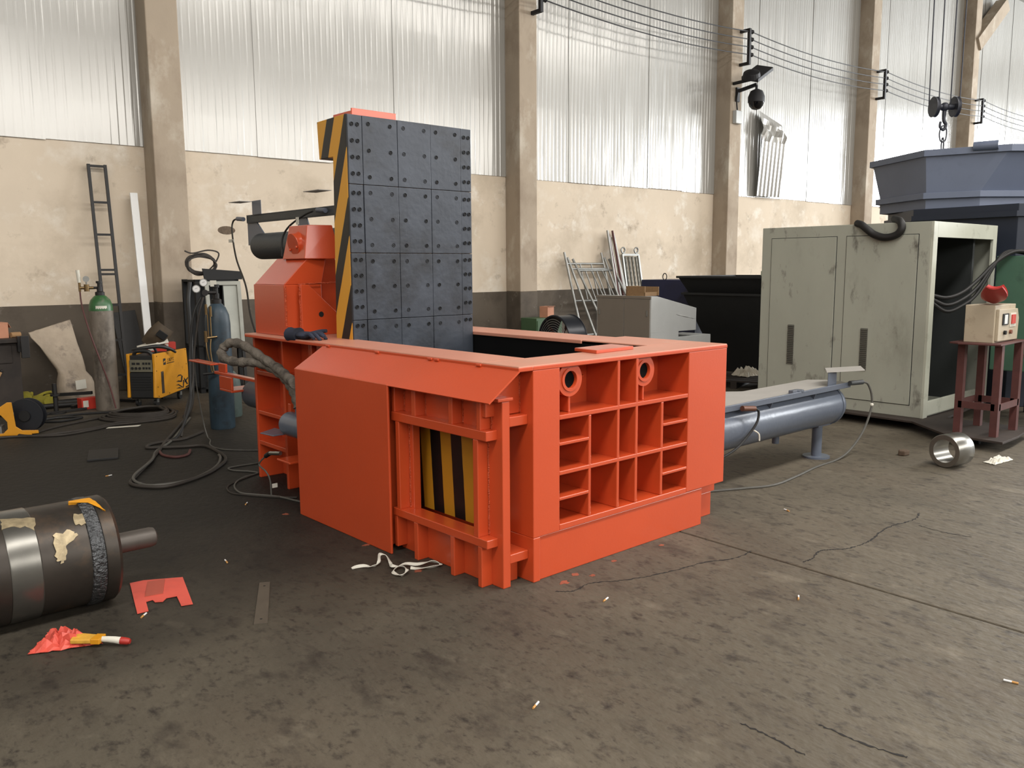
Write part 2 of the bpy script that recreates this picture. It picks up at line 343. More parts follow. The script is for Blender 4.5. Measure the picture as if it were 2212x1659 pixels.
# top plate around the chamber opening
tp = part('top_plate', B().box(-0.095, 1.66, 0, 0.28, 1.095, ZT).box(-0.095, 0.205, 0.28, 3.08, 1.095, ZT).box(1.225, 1.66, 0.28, 0.83, 1.095, ZT)
          .box(1.215, 1.56, 0.83, 2.22, 1.095, ZT).box(0.205, 1.56, 2.22, 3.08, 1.10, ZT), m_orangesheen)
part('top_plate_edge', B().box(-0.097, 0.0, -0.002, 3.082, 1.093, 1.1145).box(0.0, 1.662, -0.002, 0.1, 1.093, 1.1145))
part('top_pad', B().prism([(0.63, 0.155), (0.97, 0.175), (0.985, 0.365), (0.65, 0.345)], 'z', ZT, ZT + 0.02))
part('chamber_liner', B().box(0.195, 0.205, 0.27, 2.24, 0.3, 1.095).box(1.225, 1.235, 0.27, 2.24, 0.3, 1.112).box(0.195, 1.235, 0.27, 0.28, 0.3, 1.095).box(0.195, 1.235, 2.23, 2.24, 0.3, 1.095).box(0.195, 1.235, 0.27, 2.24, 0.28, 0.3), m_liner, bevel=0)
part('side_wall', B().box(0.02, 0.195, 0.25, 2.2, 0.0, 1.094))
part('side_wall', B().box(1.236, 1.56, 0.25, 2.24, 0.02, 1.094))
# front end frame
part('front_plate', B().box(0, 0.187, 0, 0.25, 0.235, 1.094).box(0, 0.047, 0, 0.25, 0.0, 0.235))
part('front_plate', B().box(1.272, 1.66, 0, 0.25, 0.24, 1.094))
part('base_skirt', B().box(0.048, 1.447, 0.012, 0.25, 0.0, 0.234))
part('bottom_rail', B().box(0.187, 1.272, 0, 0.25, 0.236, 0.27))
part('back_panel', B().box(0.187, 1.272, 0.235, 0.25, 0.27, 1.094), bevel=0)
for x0, x1, z0, z1 in ((0.187, 1.272, 0.822, 0.847), (0.187, 1.272, 0.53, 0.553), (0.187, 0.408, 0.686, 0.704), (0.187, 0.408, 0.395, 0.413), (1.039, 1.272, 0.677, 0.695), (1.039, 1.272, 0.383, 0.401)):
    part('shelf_rib', B().box(x0, x1, 0.001, 0.236, z0, z1))
for x0, x1, z0, z1 in ((0.407, 0.426, 0.27, 0.822), (0.635, 0.655, 0.27, 1.094), (0.79, 0.811, 0.27, 1.094), (1.019, 1.04, 0.27, 0.822)):
    part('upright_rib', B().box(x0, x1, 0.0015, 0.236, z0, z1))
for cx, cz in ((0.292, 1.02), (0.893, 1.015)):
    rg = part('bushing', B().ring((cx, 0.03, cz), (0, 1, 0), 0.089, 0.045, 0.2, 40).ring((cx, 0.024, cz), (0, 1, 0), 0.062, 0.046, 0.01, 40), smooth=True, bevel=0)
    part('bushing_bore', B().cyl((cx, 0.045, cz), (cx, 0.2, cz), 0.0455, 28), m_liner, rg, True, 0)
    part('stiffener', B().box(cx - 0.007, cx + 0.007, 0.035, 0.236, 0.847, cz - 0.087), parent=rg)
    part('stiffener', B().prism([(cx + 0.087, 0.04), (cx + 0.21, 0.13), (cx + 0.21, 0.236), (cx + 0.087, 0.236)], 'z', cz - 0.012, cz), parent=rg)
    if cx < 0.5: part('stiffener', B().box(cx - 0.105, cx - 0.087, 0.04, 0.236, cz - 0.012, cz), parent=rg)
    part('stiffener_plate', B().box(cx + 0.03, cx + 0.105, 0.2, 0.236, 0.85, 1.09), parent=rg)
part('foot_block', B().box(1.449, 1.672, 0.1, 0.3, 0.0, 0.155))
part('foot_cap', B().box(1.449, 1.695, 0.09, 0.3, 0.157, 0.233))
# side gate with ribs
gp = part('gate_plate', B().box(-0.17, -0.12, 0.04, 0.24, 0.0, 0.95).box(-0.17, -0.12, 0.8, 0.93, 0.0, 0.95).box(-0.17, -0.12, 0.24, 0.8, 0.0, 0.25).box(-0.17, -0.12, 0.24, 0.8, 0.76, 0.95))
part('gate_stripe_panel', B().box(-0.05, -0.03, 0.235, 0.9, 0.23, 0.8), m_doorstripe, bevel=0)
part('gate_rail', B().box(-0.24, -0.168, 0.08, 0.905, 0.757, 0.807))
part('gate_rail', B().box(-0.24, -0.168, 0.08, 0.905, 0.212, 0.257))
for y0, y1 in ((0.676, 0.712), (0.351, 0.384), (0.127, 0.158)):
    part('gate_rib', B().box(-0.238, -0.168, y0, y1, 0.806, 0.962))
    part('gate_rib', B().box(-0.238, -0.168, y0, y1, 0.0, 0.213))
part('gate_rib', B().box(-0.236, -0.168, 0.875, 0.903, 0.806, 0.962)); part('gate_rib', B().box(-0.236, -0.168, 0.875, 0.903, 0.03, 0.213))
part('gate_post', B().box(-0.238, -0.168, 0.836, 0.87, 0.256, 0.758)); part('gate_post', B().box(-0.238, -0.168, 0.15, 0.188, 0.256, 0.758))
part('gate_slot_shade', B().box(-0.178, -0.171, 0.872, 0.95, 0.258, 0.756), m_black, bevel=0)  # thin black panel paints the shade in the gap beside the guard
part('gate_guide', B().box(-0.122, 0.0, 0.04, 0.9, 0.82, 0.87)); part('gate_guide', B().box(-0.122, 0.0, 0.04, 0.9, 0.12, 0.168))
part('gate_guide', B().box(-0.118, -0.02, 0.10, 0.9, 0.0, 0.12))
part('gusset_plate', B().prism([(-0.225, 0.872), (0.0, 0.872), (0.0, 1.094), (-0.095, 1.094), (-0.225, 1.0)], 'y', 0.1, 0.13))
part('column_cap', B().box(-0.2, -0.1, 0.035, 0.1, 0.951, 0.968))
def bead(p0, p1, r=0.005, n=26, par=None):
    p0 = Vector(p0); p1 = Vector(p1)
    pts = [p0.lerp(p1, i / n) + Vector((random.uniform(-1, 1), random.uniform(-1, 1), random.uniform(-1, 1))) * r * 0.35 for i in range(n + 1)]
    part('weld_bead', B().tube(pts, lambda t: r * random.uniform(0.75, 1.25), 6), m_weld, par, True, 0)
bead((0.0, 0.099, 0.875), (0.0, 0.099, 1.09)); bead((-0.17, 0.67, 0.81), (-0.17, 0.67, 0.95)); bead((-0.17, 0.345, 0.81), (-0.17, 0.345, 0.95)); bead((-0.17, 0.12, 0.81), (-0.17, 0.12, 0.95))
bead((-0.17, 0.83, 0.26), (-0.17, 0.83, 0.755)); bead((-0.17, 0.145, 0.26), (-0.17, 0.145, 0.755)); bead((-0.17, 0.87, 0.81), (-0.17, 0.87, 0.95))
# guard box and sloping cover
part('guard_plate', B().box(-0.29, -0.275, 0.863, 1.932, 0.0, 0.968).box(-0.275, 0.0, 1.92, 1.932, 0.0, 0.968).box(-0.275, -0.02, 0.95, 0.96, 0.02, 0.95), bevel=0.006)
part('sloping_cover', B().add([(-0.29, 0.0, 0.962), (-0.095, -0.004, 1.1), (-0.095, 1.90, 1.1), (-0.29, 1.935, 0.962), (-0.283, 0.0, 0.956), (-0.09, -0.004, 1.094), (-0.09, 1.90, 1.094), (-0.283, 1.935, 0.956)],
     [(0, 1, 2, 3), (4, 7, 6, 5), (0, 4, 5, 1), (1, 5, 6, 2), (2, 6, 7, 3), (3, 7, 4, 0)]), bevel=0)
for y in (1.83, 1.25, 0.72, 0.66, 0.3): part('hinge_tab', B().box(-0.106, -0.092, y - 0.02, y + 0.02, 1.098, 1.112))
# rear frame, left side with open bays
part('rear_plate', B().box(-0.04, 1.5, 3.04, 3.07, 0.0, 1.094))
part('rear_wall', B().box(0.15, 0.18, 2.2, 3.04, 0.0, 1.094)); part('rear_wall', B().box(1.4, 1.5, 2.2, 3.04, 0.0, 1.094))
for z0, z1 in ((0.805, 0.838), (0.5, 0.53), (0.262, 0.295)): part('rear_shelf', B().box(-0.035, 0.15, 2.6, 3.04, z0, z1))
part('rear_shelf', B().box(-0.03, 0.15, 1.95, 2.6, 0.805, 0.838))
part('rear_rib', B().box(-0.05, 0.15, 2.555, 2.585, 0.0, 0.838)); part('rear_rib', B().box(-0.045, 0.15, 2.2, 2.23, 0.0, 0.805))
for y in (2.76, 2.68, 2.36, 2.24): part('rear_rib', B().box(0.05 if y in (2.76, 2.36) else 0.0, 0.15, y - 0.012, y + 0.012, 0.838, 1.094))
part('rear_rib', B().box(0.03, 0.06, 2.586, 2.62, 0.295, 0.8))
# grey ejector cylinder end and its plate, in the gap behind the guard
sc_ = part('ejector_cylinder', B().cyl((-0.13, 2.0, 0.53), (-0.13, 2.34, 0.53), 0.085, 28), m_cylgrey, smooth=True)
part('ejector_cap', B().lathe([(0.085, 0), (0.075, 0.02), (0.04, 0.03)], (-0.13, 2.34, 0.53), (0, 1, 0), 28), m_cylgrey, sc_, True)
part('ejector_port', B().cyl((-0.13, 2.2, 0.6), (-0.13, 2.2, 0.66), 0.026, 14), m_bluegrey, sc_, True)
part('ejector_plate', B().prism([(-0.26, 2.34), (-0.28, 2.5), (-0.12, 2.6), (-0.1, 2.34)], 'z', 0.455, 0.463), m_cylgrey, sc_)
part('ejector_bracket', B().box(-0.1, -0.03, 2.38, 2.42, 0.5, 0.66), None, sc_)
sw = part('limit_switch', B().cyl((-0.22, 2.32, 0.335), (-0.24, 2.44, 0.32), 0.014, 12), m_steel, smooth=True, bevel=0)
part('switch_bracket', B().box(-0.24, -0.03, 2.15, 2.34, 0.285, 0.3), None, sw); part('switch_plug', B().cyl((-0.24, 2.44, 0.32), (-0.245, 2.5, 0.29), 0.016, 12), m_rubber, sw, True, 0)
part('switch_cable', B().tube(spline([(-0.245, 2.5, 0.29), (-0.26, 2.58, 0.22), (-0.25, 2.5, 0.18), (-0.235, 2.47, 0.12), (-0.235, 2.46, 0.01)]), 0.006), m_cable2, sw, True, 0)
part('cable_tag', B().box(-0.24, -0.2, 2.43, 2.432, 0.07, 0.1), m_paper, sw, bevel=0)
# wrapped hydraulic hose looping out of the frame
part('hydraulic_hose', B().tube(spline([(-0.27, 1.97, 0.86), (-0.2, 2.2, 0.87), (-0.12, 2.5, 0.9), (-0.12, 2.75, 0.96), (-0.14, 2.98, 1.03), (-0.18, 3.13, 1.05), (-0.22, 3.2, 1.0), (-0.24, 3.16, 0.94), (-0.2, 3.0, 0.915), (-0.14, 2.85, 0.92), (-0.1, 2.7, 0.9), (-0.1, 2.5, 0.86), (-0.11, 2.35, 0.8), (-0.13, 2.24, 0.74), (-0.13, 2.2, 0.66)], 10), lambda t: 0.034 * (1 + 0.12 * math.sin(t * 140)), 12), m_hosewrap, smooth=True, bevel=0)
part('hose_fitting', B().cyl((-0.13, 2.2, 0.655), (-0.13, 2.2, 0.69), 0.022, 14), m_steel, smooth=True)
# rear cylinder with switch rail behind the end plate
rc = part('rear_cylinder', B().lathe([(0.12, 0), (0.12, 0.86), (0.09, 0.9)], (0.35, 3.07, 0.52), (0, 1, 0), 28), m_bluegrey, smooth=True)
part('switch_rail', B().box(0.15, 0.2, 3.07, 4.3, 0.68, 0.705), None, rc)
part('rail_bracket', B().box(0.15, 0.3, 3.45, 3.48, 0.5, 0.68), None, rc); part('rail_bracket', B().box(0.13, 0.36, 3.9, 4.15, 0.55, 0.57).box(0.13, 0.15, 3.9, 4.15, 0.57, 0.68), None, rc)
part('switch_arm', B().box(0.17, 0.19, 4.1, 4.25, 0.705, 0.78).box(0.1, 0.19, 4.25, 4.75, 0.76, 0.775), None, rc)
# lid ----------------------------------------------------------------------
X0, X1, YF = 0.172, 1.212, 1.95
lid = part('lid_body', B().prism([(1.972, 0.95), (2.19, 0.95), (2.15, 2.345), (2.335, 2.345), (2.352, 2.598), (1.972, 2.606)], 'x', X0, X1), m_lidstripe)
tilt = lambda z: X0 + 0.02 * (2.6 - z) / 1.5
colx = [0.172, 0.283, 0.562, 0.842, 1.113, 1.213]; rowz = [2.604, 2.154, 1.702, 1.25, 0.95]
for i in range(5):
    for j in range(4):
        part('wear_plate', B().box(colx[i] + 0.0015, colx[i + 1] - 0.0015, YF + (0.003 if i in (0, 4) else 0.0) + 0.0015 * ((i + j) % 2), 1.971, rowz[j + 1] + 0.0015, rowz[j] - 0.0015), m_plate, lid, bevel=0.0025)
bolt0 = None
def bolt(x, z):
    global bolt0
    if bolt0 is None:
        bolt0 = B().lathe([(0.005, 0.0), (0.0125, 0.0), (0.0138, -0.003), (0.0125, -0.0045), (0.0102, -0.004), (0.0085, -0.001), (0.005, -0.001)], (0, 0, 0), (0, 1, 0), 16, True).lathe([(0.0055, -0.0005), (0.005, -0.0042)], (0, 0, 0), (0, 1, 0), 6).build('bolt', m_bolt, lid, True)
        o = bolt0
    else: o = share(bolt0, 'bolt', lid)
    o.location = (x, YF + 0.0015, z)
for z in (2.552, 2.379, 2.206, 2.102, 1.929, 1.756, 1.647, 1.477, 1.306, 1.198):
    for x in (0.33, 0.503, 0.612, 0.786, 0.89, 1.063): bolt(x + 0.012 * (2.55 - z) / 1.35, z)
for z in (2.541, 2.435, 2.329, 2.223, 2.097, 1.99, 1.885, 1.78, 1.656, 1.551, 1.446, 1.34, 1.213):
    for x in (0.203, 0.246, 1.144, 1.185): bolt(x, z)
part('lid_box', B().box(0.3, 0.64, 2.1, 2.35, 2.6, 2.66), parent=lid); part('lid_box_frame', B().box(0.29, 0.65, 2.085, 2.1, 2.6, 2.672), parent=lid)
# lid trunnion brackets
def bracket(x0, sgn, name):
    X = lambda a: x0 + sgn * a
    b = part(name, B().box(min(X(0), X(0.30)), max(X(0), X(0.30)), 2.56, 3.05, ZT, 1.487), bevel=0.006)
    part('bracket_slope', B().add([(X(0.0), 2.56, 1.487), (X(0.30), 2.56, 1.487), (X(0.30), 3.03, 1.487), (X(0.0), 3.03, 1.487), (X(0.19), 2.555, 1.675), (X(0.34), 2.555, 1.675), (X(0.34), 3.03, 1.675), (X(0.19), 3.03, 1.675)],
        [(0, 3, 2, 1), (4, 5, 6, 7), (0, 1, 5, 4), (1, 2, 6, 5), (2, 3, 7, 6), (3, 0, 4, 7)]), parent=b)
    part('bearing_block', B().add([(X(0.16), 2.54, 1.67), (X(0.41), 2.46, 1.67), (X(0.41), 2.88, 1.67), (X(0.16), 2.88, 1.67), (X(0.2), 2.56, 1.912), (X(0.37), 2.5, 1.912), (X(0.37), 2.83, 1.912), (X(0.2), 2.83, 1.912)],
        [(0, 3, 2, 1), (4, 5, 6, 7), (0, 1, 5, 4), (1, 2, 6, 5), (2, 3, 7, 6), (3, 0, 4, 7)]), parent=b)
    t = part('trunnion_cover', B().cyl((X(0.215), 2.69, 1.79), (X(0.15), 2.69, 1.775), 0.082, 32), parent=b, smooth=True)
    for a in (80, 200, 320): part('cover_bolt', B().cyl((X(0.155), 2.69 + 0.06 * math.cos(math.radians(a)), 1.776 + 0.06 * math.sin(math.radians(a))), (X(0.142), 2.69 + 0.06 * math.cos(math.radians(a)), 1.775 + 0.06 * math.sin(math.radians(a))), 0.010, 10), parent=b, smooth=True)
    g = B().prism([(X(0.1), ZT), (X(0.56), ZT), (X(0.16), 1.487), (X(0.1), 1.487)], 'y', 2.50, 2.53)
    part('gusset', g, parent=b); part('gusset_hole', B().cyl((X(0.255), 2.4985, 1.27), (X(0.255), 2.505, 1.27), 0.02, 18), m_black, b, True, 0)
    part('bracket_face', B().prism([(X(0.3), ZT), (X(0.55), ZT), (X(0.5), 1.6), (X(0.41), 1.9), (X(0.3), 1.9)], 'y', 2.66, 2.72), parent=b)
    bead((X(0.1), 2.515, 1.13), (X(0.1), 2.515, 1.48), 0.008, 26, b); bead((X(0.0), 2.54, 1.13), (X(0.0), 2.54, 1.48), 0.006, 26, b); bead((X(0.1), 2.54, 1.49), (X(0.5), 2.53, 1.5), 0.005, 20, b)
bracket(-0.02, 1, 'lid_bracket'); bracket(1.42, -1, 'lid_bracket')
# lid cylinder between the brackets
lc = part('lid_cylinder', B().lathe([(0.10, 0), (0.118, 0.02), (0.118, 1.75)], (0.7, 4.4, 1.805), (0, -1, 0), 36), m_dkgrey, smooth=True, bevel=0)
part('cylinder_rod', B().cyl((0.7, 2.7, 1.805), (0.7, 2.3, 2.0), 0.05, 20), m_steel, lc, True, 0)
part('trunnion_pin', B().cyl((0.3, 2.69, 1.79), (1.1, 2.69, 1.79), 0.06, 20), m_dkgrey, lc, True, 0)
for y in (4.35, 3.55): part('rail_support', B().prism([(y + 0.28, 1.82), (y + 0.28, 2.04), (y + 0.1, 2.04), (y - 0.08, 1.9), (y, 1.82)] if y > 4 else [(y + 0.1, 1.9), (y + 0.1, 2.04), (y - 0.05, 2.04), (y - 0.12, 1.9)], 'x', 0.68, 0.694), m_bluegrey, lc)
part('switch_rail', B().box(0.66, 0.672, 2.5, 4.6, 2.03, 2.085).box(0.66, 0.72, 2.5, 4.6, 2.085, 2.095).box(0.66, 0.7, 2.5, 4.6, 2.022, 2.03), m_dkgrey, lc, bevel=0.002)
part('switch_post', B().box(0.64, 0.646, 4.25, 4.43, 2.09, 2.215), m_bluegrey, lc); part('switch_plate', B().box(0.53, 0.645, 4.43, 4.68, 2.208, 2.213), m_greytop, lc, bevel=0)
part('switch_plate', B().box(0.53, 0.645, 3.0, 3.25, 2.208, 2.213), m_greytop, lc, bevel=0)
for y in (4.62, 3.1):
    s_ = part('limit_switch', B().cyl((0.64, y, 2.06), (0.64, y + 0.13, 2.07), 0.02, 12), m_bluegrey, lc, True, 0)
part('switch_cable', B().tube(spline([(0.64, 4.75, 2.07), (0.64, 4.85, 2.05), (0.62, 4.84, 1.95), (0.55, 4.62, 1.7), (0.35, 4.0, 1.45), (0.2, 3.6, 1.2), (0.2, 3.4, 0.9)]), 0.008), m_cable, lc, True, 0)
part('switch_cable', B().tube(spline([(0.6, 3.23, 2.06), (0.58, 3.35, 2.03), (0.55, 3.55, 1.95), (0.52, 3.62, 1.85), (0.5, 3.6, 1.7)]), 0.008), m_rubber, lc, True, 0)
part('cable_tag', B().box(0.598, 0.602, 4.76, 4.88, 1.85, 1.88), m_paper, lc, bevel=0); part('cable_tag', B().box(0.56, 0.562, 3.4, 3.45, 1.96, 2.02), m_paper, lc, bevel=0)
# side compression cylinder on the right
YC, ZC, RC = 0.47, 0.435, 0.165
sc2 = part('compression_cylinder', B().lathe([(RC, 0), (RC, 2.28), (RC * 0.93, 2.33), (RC * 0.6, 2.35)], (1.56, YC, ZC), (1, 0, 0), 44), m_cylgrey, smooth=True, bevel=0)
part('weld_seam', B().ring((3.82, YC, ZC), (1, 0, 0), RC + 0.006, RC - 0.01, 0.02, 44), m_cylgrey, sc2, True, 0)
part('cover_plate', B().prism([(1.66, 0.33), (3.92, 0.33), (4.0, 0.42), (4.0, 0.56), (3.9, 0.68), (2.9, 0.68), (2.75, 0.8), (1.66, 0.8)], 'z', 0.612, 0.62), m_greytop, sc2, bevel=0.002)
part('switch_rail', B().box(1.66, 3.95, 0.315, 0.33, 0.585, 0.63), m_cylgrey, sc2)
part('rail_block', B().box(3.05, 3.12, 0.33, 0.37, 0.62, 0.645), m_bluegrey, sc2); part('rail_block', B().cyl((3.17, 0.35, 0.62), (3.17, 0.35, 0.64), 0.04, 14), m_cylgrey, sc2)
for x in (2.76, 3.40): part('gusset', B().add([(x, 0.318, 0.6), (x, 0.42, 0.6), (x, 0.36, 0.5), (x - 0.008, 0.318, 0.6), (x - 0.008, 0.42, 0.6), (x - 0.008, 0.36, 0.5), (x - .09, 0.4, .6), (x - .05, .38, .53)], [(0, 1, 2), (3, 5, 4), (0, 2, 5, 3), (0, 3, 4, 1), (1, 4, 5, 2)]), m_bluegrey, sc2, bevel=0)
part('switch_post', B().box(3.62, 3.76, 0.345, 0.352, 0.62, 0.735), m_cylgrey, sc2); part('switch_plate', B().prism([(3.6, 0.35), (3.95, 0.2), (4.2, 0.36), (3.85, 0.5)], 'z', 0.735, 0.741), m_greytop, sc2, bevel=0.001)
ls = part('limit_switch', B().cyl((3.9, 0.3, 0.625), (4.08, 0.28, 0.62), 0.02, 12), m_dkgrey, sc2, True, 0)
ls2 = part('limit_switch', B().cyl((2.3, 0.29, 0.6), (2.44, 0.28, 0.585), 0.02, 12), M('copper_brown', (110, 70, 52), .5, .3), sc2, True, 0)
part('switch_cable', B().tube(spline([(4.08, 0.28, 0.62), (4.14, 0.26, 0.6), (4.18, 0.24, 0.5), (4.18, 0.24, 0.38), (4.1, 0.26, 0.2), (3.92, 0.28, 0.06), (3.7, 0.28, 0.01), (3.35, 0.27, 0.008), (2.95, 0.22, 0.008), (2.6, 0.2, 0.008), (2.35, 0.3, 0.008), (2.1, 0.42, 0.008), (1.9, 0.5, 0.008)]), 0.009), m_cable2, sc2, True, 0)
part('switch_cable', B().tube(spline([(2.44, 0.28, 0.585), (2.48, 0.27, 0.56), (2.46, 0.27, 0.48), (2.36, 0.29, 0.38), (2.2, 0.3, 0.3), (1.9, 0.35, 0.22)]), 0.009), m_rubber, sc2, True, 0)
part('cable_tie', B().tube(spline([(2.42, 0.265, 0.43), (2.46, 0.25, 0.4), (2.47, 0.25, 0.35)]), 0.006), m_paper, sc2, True, 0); part('cable_tag', B().ball((4.185, 0.238, 0.42), 0.016, 6), m_paper, sc2, True, 0)
st = part('support_stand', B().cyl((3.71, YC, 0.012), (3.71, YC, 0.3), 0.042, 20), m_cylgrey, sc2, True, 0)
part('stand_base', B().cyl((3.71, YC, 0), (3.71, YC, 0.014), 0.11, 28), m_cylgrey, st, True, 0); part('stand_bracket', B().box(3.62, 3.84, YC - 0.06, YC + 0.06, 0.27, 0.3), m_cylgrey, st)
part('drain_pipe', B().cyl((3.45, 0.7, 0.12), (3.45, 0.7, 0.4), 0.03, 16), m_cylgrey, sc2, True, 0)
#THINGS
# ------------------------------------------------------------------ things on the left
def solo(b, name, mat, label, cat, smooth=False, bevel=0.0, group=None, loc=None):
    o = b.build(name, mat, None, smooth, bevel); tag(o, label, cat, group)
    if loc: o.location = loc
    return o
def sub(par, name, b, mat, smooth=False, bevel=0.0): return b.build(name, mat, par, smooth, bevel)
UR = Vector((0.96, -0.27, 0)); UT = Vector((-0.27, -0.96, 0))         # right / toward the viewer for things at the back left
def V(p, r=0.0, t=0.0, z=0.0): return p + UR * r + UT * t + Vector((0, 0, z))
O0 = Vector((0, 0, 0))
# shielding gas cylinder with green shoulder
m_cylold = M('scuffed_grey_cylinder', (128, 118, 106), 0.6, 0.1, 0.2, 5, dirt=[((76, 68, 60), 5, 0.45), ((160, 150, 138), 9, 0.2)], stretch=(1, 1, 0.5))
m_green = M('green_shoulder_paint', (52, 102, 56), 0.4, 0, 0.15, 8, dirt=((120, 118, 104), 7, 0.2))
m_brass = M('brass', (140, 116, 80), 0.35, 0.8, 0.1, 10)
gc = thing('gas_cylinder', 'tall scuffed grey gas cylinder with green shoulder beside the yellow welder', 'gas cylinder', (0.10, 7.30, 0))
sub(gc, 'cylinder_body', B().lathe([(0.12, 0), (0.126, 0.015), (0.126, 1.14)], O0, (0, 0, 1), 32), m_cylold, True)
sub(gc, 'shoulder', B().lathe([(0.127, 1.14), (0.124, 1.2), (0.105, 1.26), (0.07, 1.3), (0.05, 1.315)], O0, (0, 0, 1), 32), m_green, True)
sub(gc, 'neck', B().lathe([(0.05, 1.31), (0.05, 1.35), (0.03, 1.36), (0.028, 1.41)], O0, (0, 0, 1), 20), m_black_steel, True)
sub(gc, 'valve', B().cyl((0, 0, 1.36), (0, 0, 1.45), 0.022, 14).cyl((0, 0, 1.45), (0, 0, 1.475), 0.034, 14).cyl(V(O0, 0, 0, 1.4), V(O0, -0.07, 0, 1.4), 0.014, 10), m_black_steel, True)
sub(gc, 'sticker', B().prism([(0.1292 * math.cos(a), 0.1292 * math.sin(a)) for a in [math.radians(-106 + k * 5) - 0.45 + 0.45 for k in range(-5, 7)]] + [(0.126 * math.cos(a), 0.126 * math.sin(a)) for a in [math.radians(-106 + k * 5) for k in range(6, -6, -1)]], 'z', 1.2, 1.235).xf(Matrix.Scale(0.97, 4)), m_paper)
rg = sub(gc, 'regulator', B().cyl(V(O0, -0.06, 0, 1.4), V(O0, -0.2, 0, 1.4), 0.016, 10).cyl(V(O0, -0.13, 0, 1.36), V(O0, -0.13, 0, 1.44), 0.028, 14).cyl(V(O0, -0.2, 0, 1.36), V(O0, -0.2, 0, 1.46), 0.014, 10), m_brass, True)
sub(rg, 'flow_tube', B().cyl(V(O0, -0.2, 0, 1.46), V(O0, -0.21, 0, 1.6), 0.02, 14), m_paper, True)
sub(rg, 'gauge', B().cyl(V(O0, -0.13, -0.01, 1.5), V(O0, -0.13, 0.02, 1.5), 0.034, 18).cyl(V(O0, -0.13, 0, 1.44), V(O0, -0.13, 0, 1.47), 0.008, 8), m_galv, True)
sub(rg, 'gas_hose', B().tube(spline([V(O0, -0.2, 0.0, 1.36), V(O0, -0.19, 0.06, 1.2), V(O0, -0.13, 0.13, 0.9), V(O0, -0.05, 0.15, 0.6), V(O0, 0.03, 0.15, 0.3), V(O0, 0.08, 0.18, 0.03)]), 0.009), m_rust, True)
# blue oxygen cylinder with torch
m_bluecyl = M('faded_blue_cylinder', (50, 68, 80), 0.5, 0, 0.2, 4, dirt=[((38, 46, 52), 5, 0.4), ((84, 98, 108), 6, 0.2)])
m_gcyl = M('grey_green_cylinder', (86, 102, 98), 0.55, 0, 0.15, 4, dirt=((60, 68, 66), 5, 0.3))
def bottle(name, label, loc, mat, r=0.122, hs=1.06):
    t = thing(name, label, 'gas cylinder', loc)
    sub(t, 'cylinder_body', B().lathe([(r * 0.95, 0), (r, 0.015), (r, hs), (r * 0.93, hs + 0.09), (r * 0.7, hs + 0.16), (r * 0.42, hs + 0.2)], O0, (0, 0, 1), 32), mat, True)
    sub(t, 'neck', B().lathe([(0.05, hs + 0.19), (0.05, hs + 0.24), (0.03, hs + 0.25), (0.03, hs + 0.3)], O0, (0, 0, 1), 20), m_black_steel, True)
    sub(t, 'valve', B().cyl((0, 0, hs + 0.3), (0, 0, hs + 0.36), 0.022, 14).cyl((0, 0, hs + 0.36), (0, 0, hs + 0.39), 0.035, 14), m_black_steel, True)
    return t
bt = bottle('oxygen_cylinder', 'tall faded blue gas cylinder with gauges and a brass cutting torch hung on it', (0.60, 5.25, 0), m_bluecyl)
UR = Vector((0.924, -0.383, 0)); UT = Vector((-0.383, -0.924, 0))
r2 = sub(bt, 'regulator', B().cyl(V(O0, 0, 0.02, 1.37), V(O0, -0.12, 0.05, 1.37), 0.018, 12).cyl(V(O0, -0.1, 0.02, 1.37), V(O0, -0.1, 0.09, 1.37), 0.03, 16), m_black_steel, True)
for r_, z_ in ((-0.18, 1.41), (-0.11, 1.47)):
    g_ = sub(r2, 'gauge', B().cyl(V(O0, r_, 0.05, z_), V(O0, r_, 0.085, z_), 0.038, 22), m_galv, True)
    sub(g_, 'dial', B().cyl(V(O0, r_, 0.085, z_), V(O0, r_, 0.088, z_), 0.031, 22).xf(Matrix.Identity(4)), m_white, True)
    sub(g_, 'needle', B().bar(V(O0, r_ - 0.012, 0.0885, z_), V(O0, r_ + 0.012, 0.0885, z_ + 0.01), 0.004, 0.002), m_black)
sub(bt, 'valve_card', B().bar(V(O0, -0.02, 0.03, 1.43), V(O0, -0.02, 0.03, 1.49), 0.06, 0.004, (0.4, 0.9, 0)), m_paper)
tr = sub(bt, 'cutting_torch', B().cyl(V(O0, -0.1, 0.15, 1.16), V(O0, -0.1, 0.15, 1.26), 0.013, 10).cyl(V(O0, -0.06, 0.15, 1.14), V(O0, -0.06, 0.15, 1.24), 0.013, 10).cyl(V(O0, -0.09, 0.15, 0.92), V(O0, -0.09, 0.15, 1.16), 0.007, 8).cyl(V(O0, -0.065, 0.15, 0.95), V(O0, -0.065, 0.15, 1.16), 0.007, 8).cyl(V(O0, -0.12, 0.15, 0.93), V(O0, -0.01, 0.15, 0.94), 0.01, 8).cyl(V(O0, -0.115, 0.15, 0.89), V(O0, -0.115, 0.15, 1.0), 0.016, 10), m_brass, True)
sub(tr, 'torch_tube', B().tube(spline([V(O0, -0.115, 0.15, 0.9), V(O0, -0.11, 0.16, 0.8), V(O0, -0.08, 0.16, 0.62), V(O0, -0.07, 0.16, 0.58)]), 0.007).tube(spline([V(O0, -0.07, 0.15, 0.92), V(O0, -0.08, 0.16, 0.8), V(O0, -0.06, 0.16, 0.6)]), 0.007), m_brass, True)
sub(tr, 'torch_nozzle', B().cyl(V(O0, -0.16, 0.16, 0.575), V(O0, -0.03, 0.16, 0.585), 0.012, 10), m_black_steel, True)
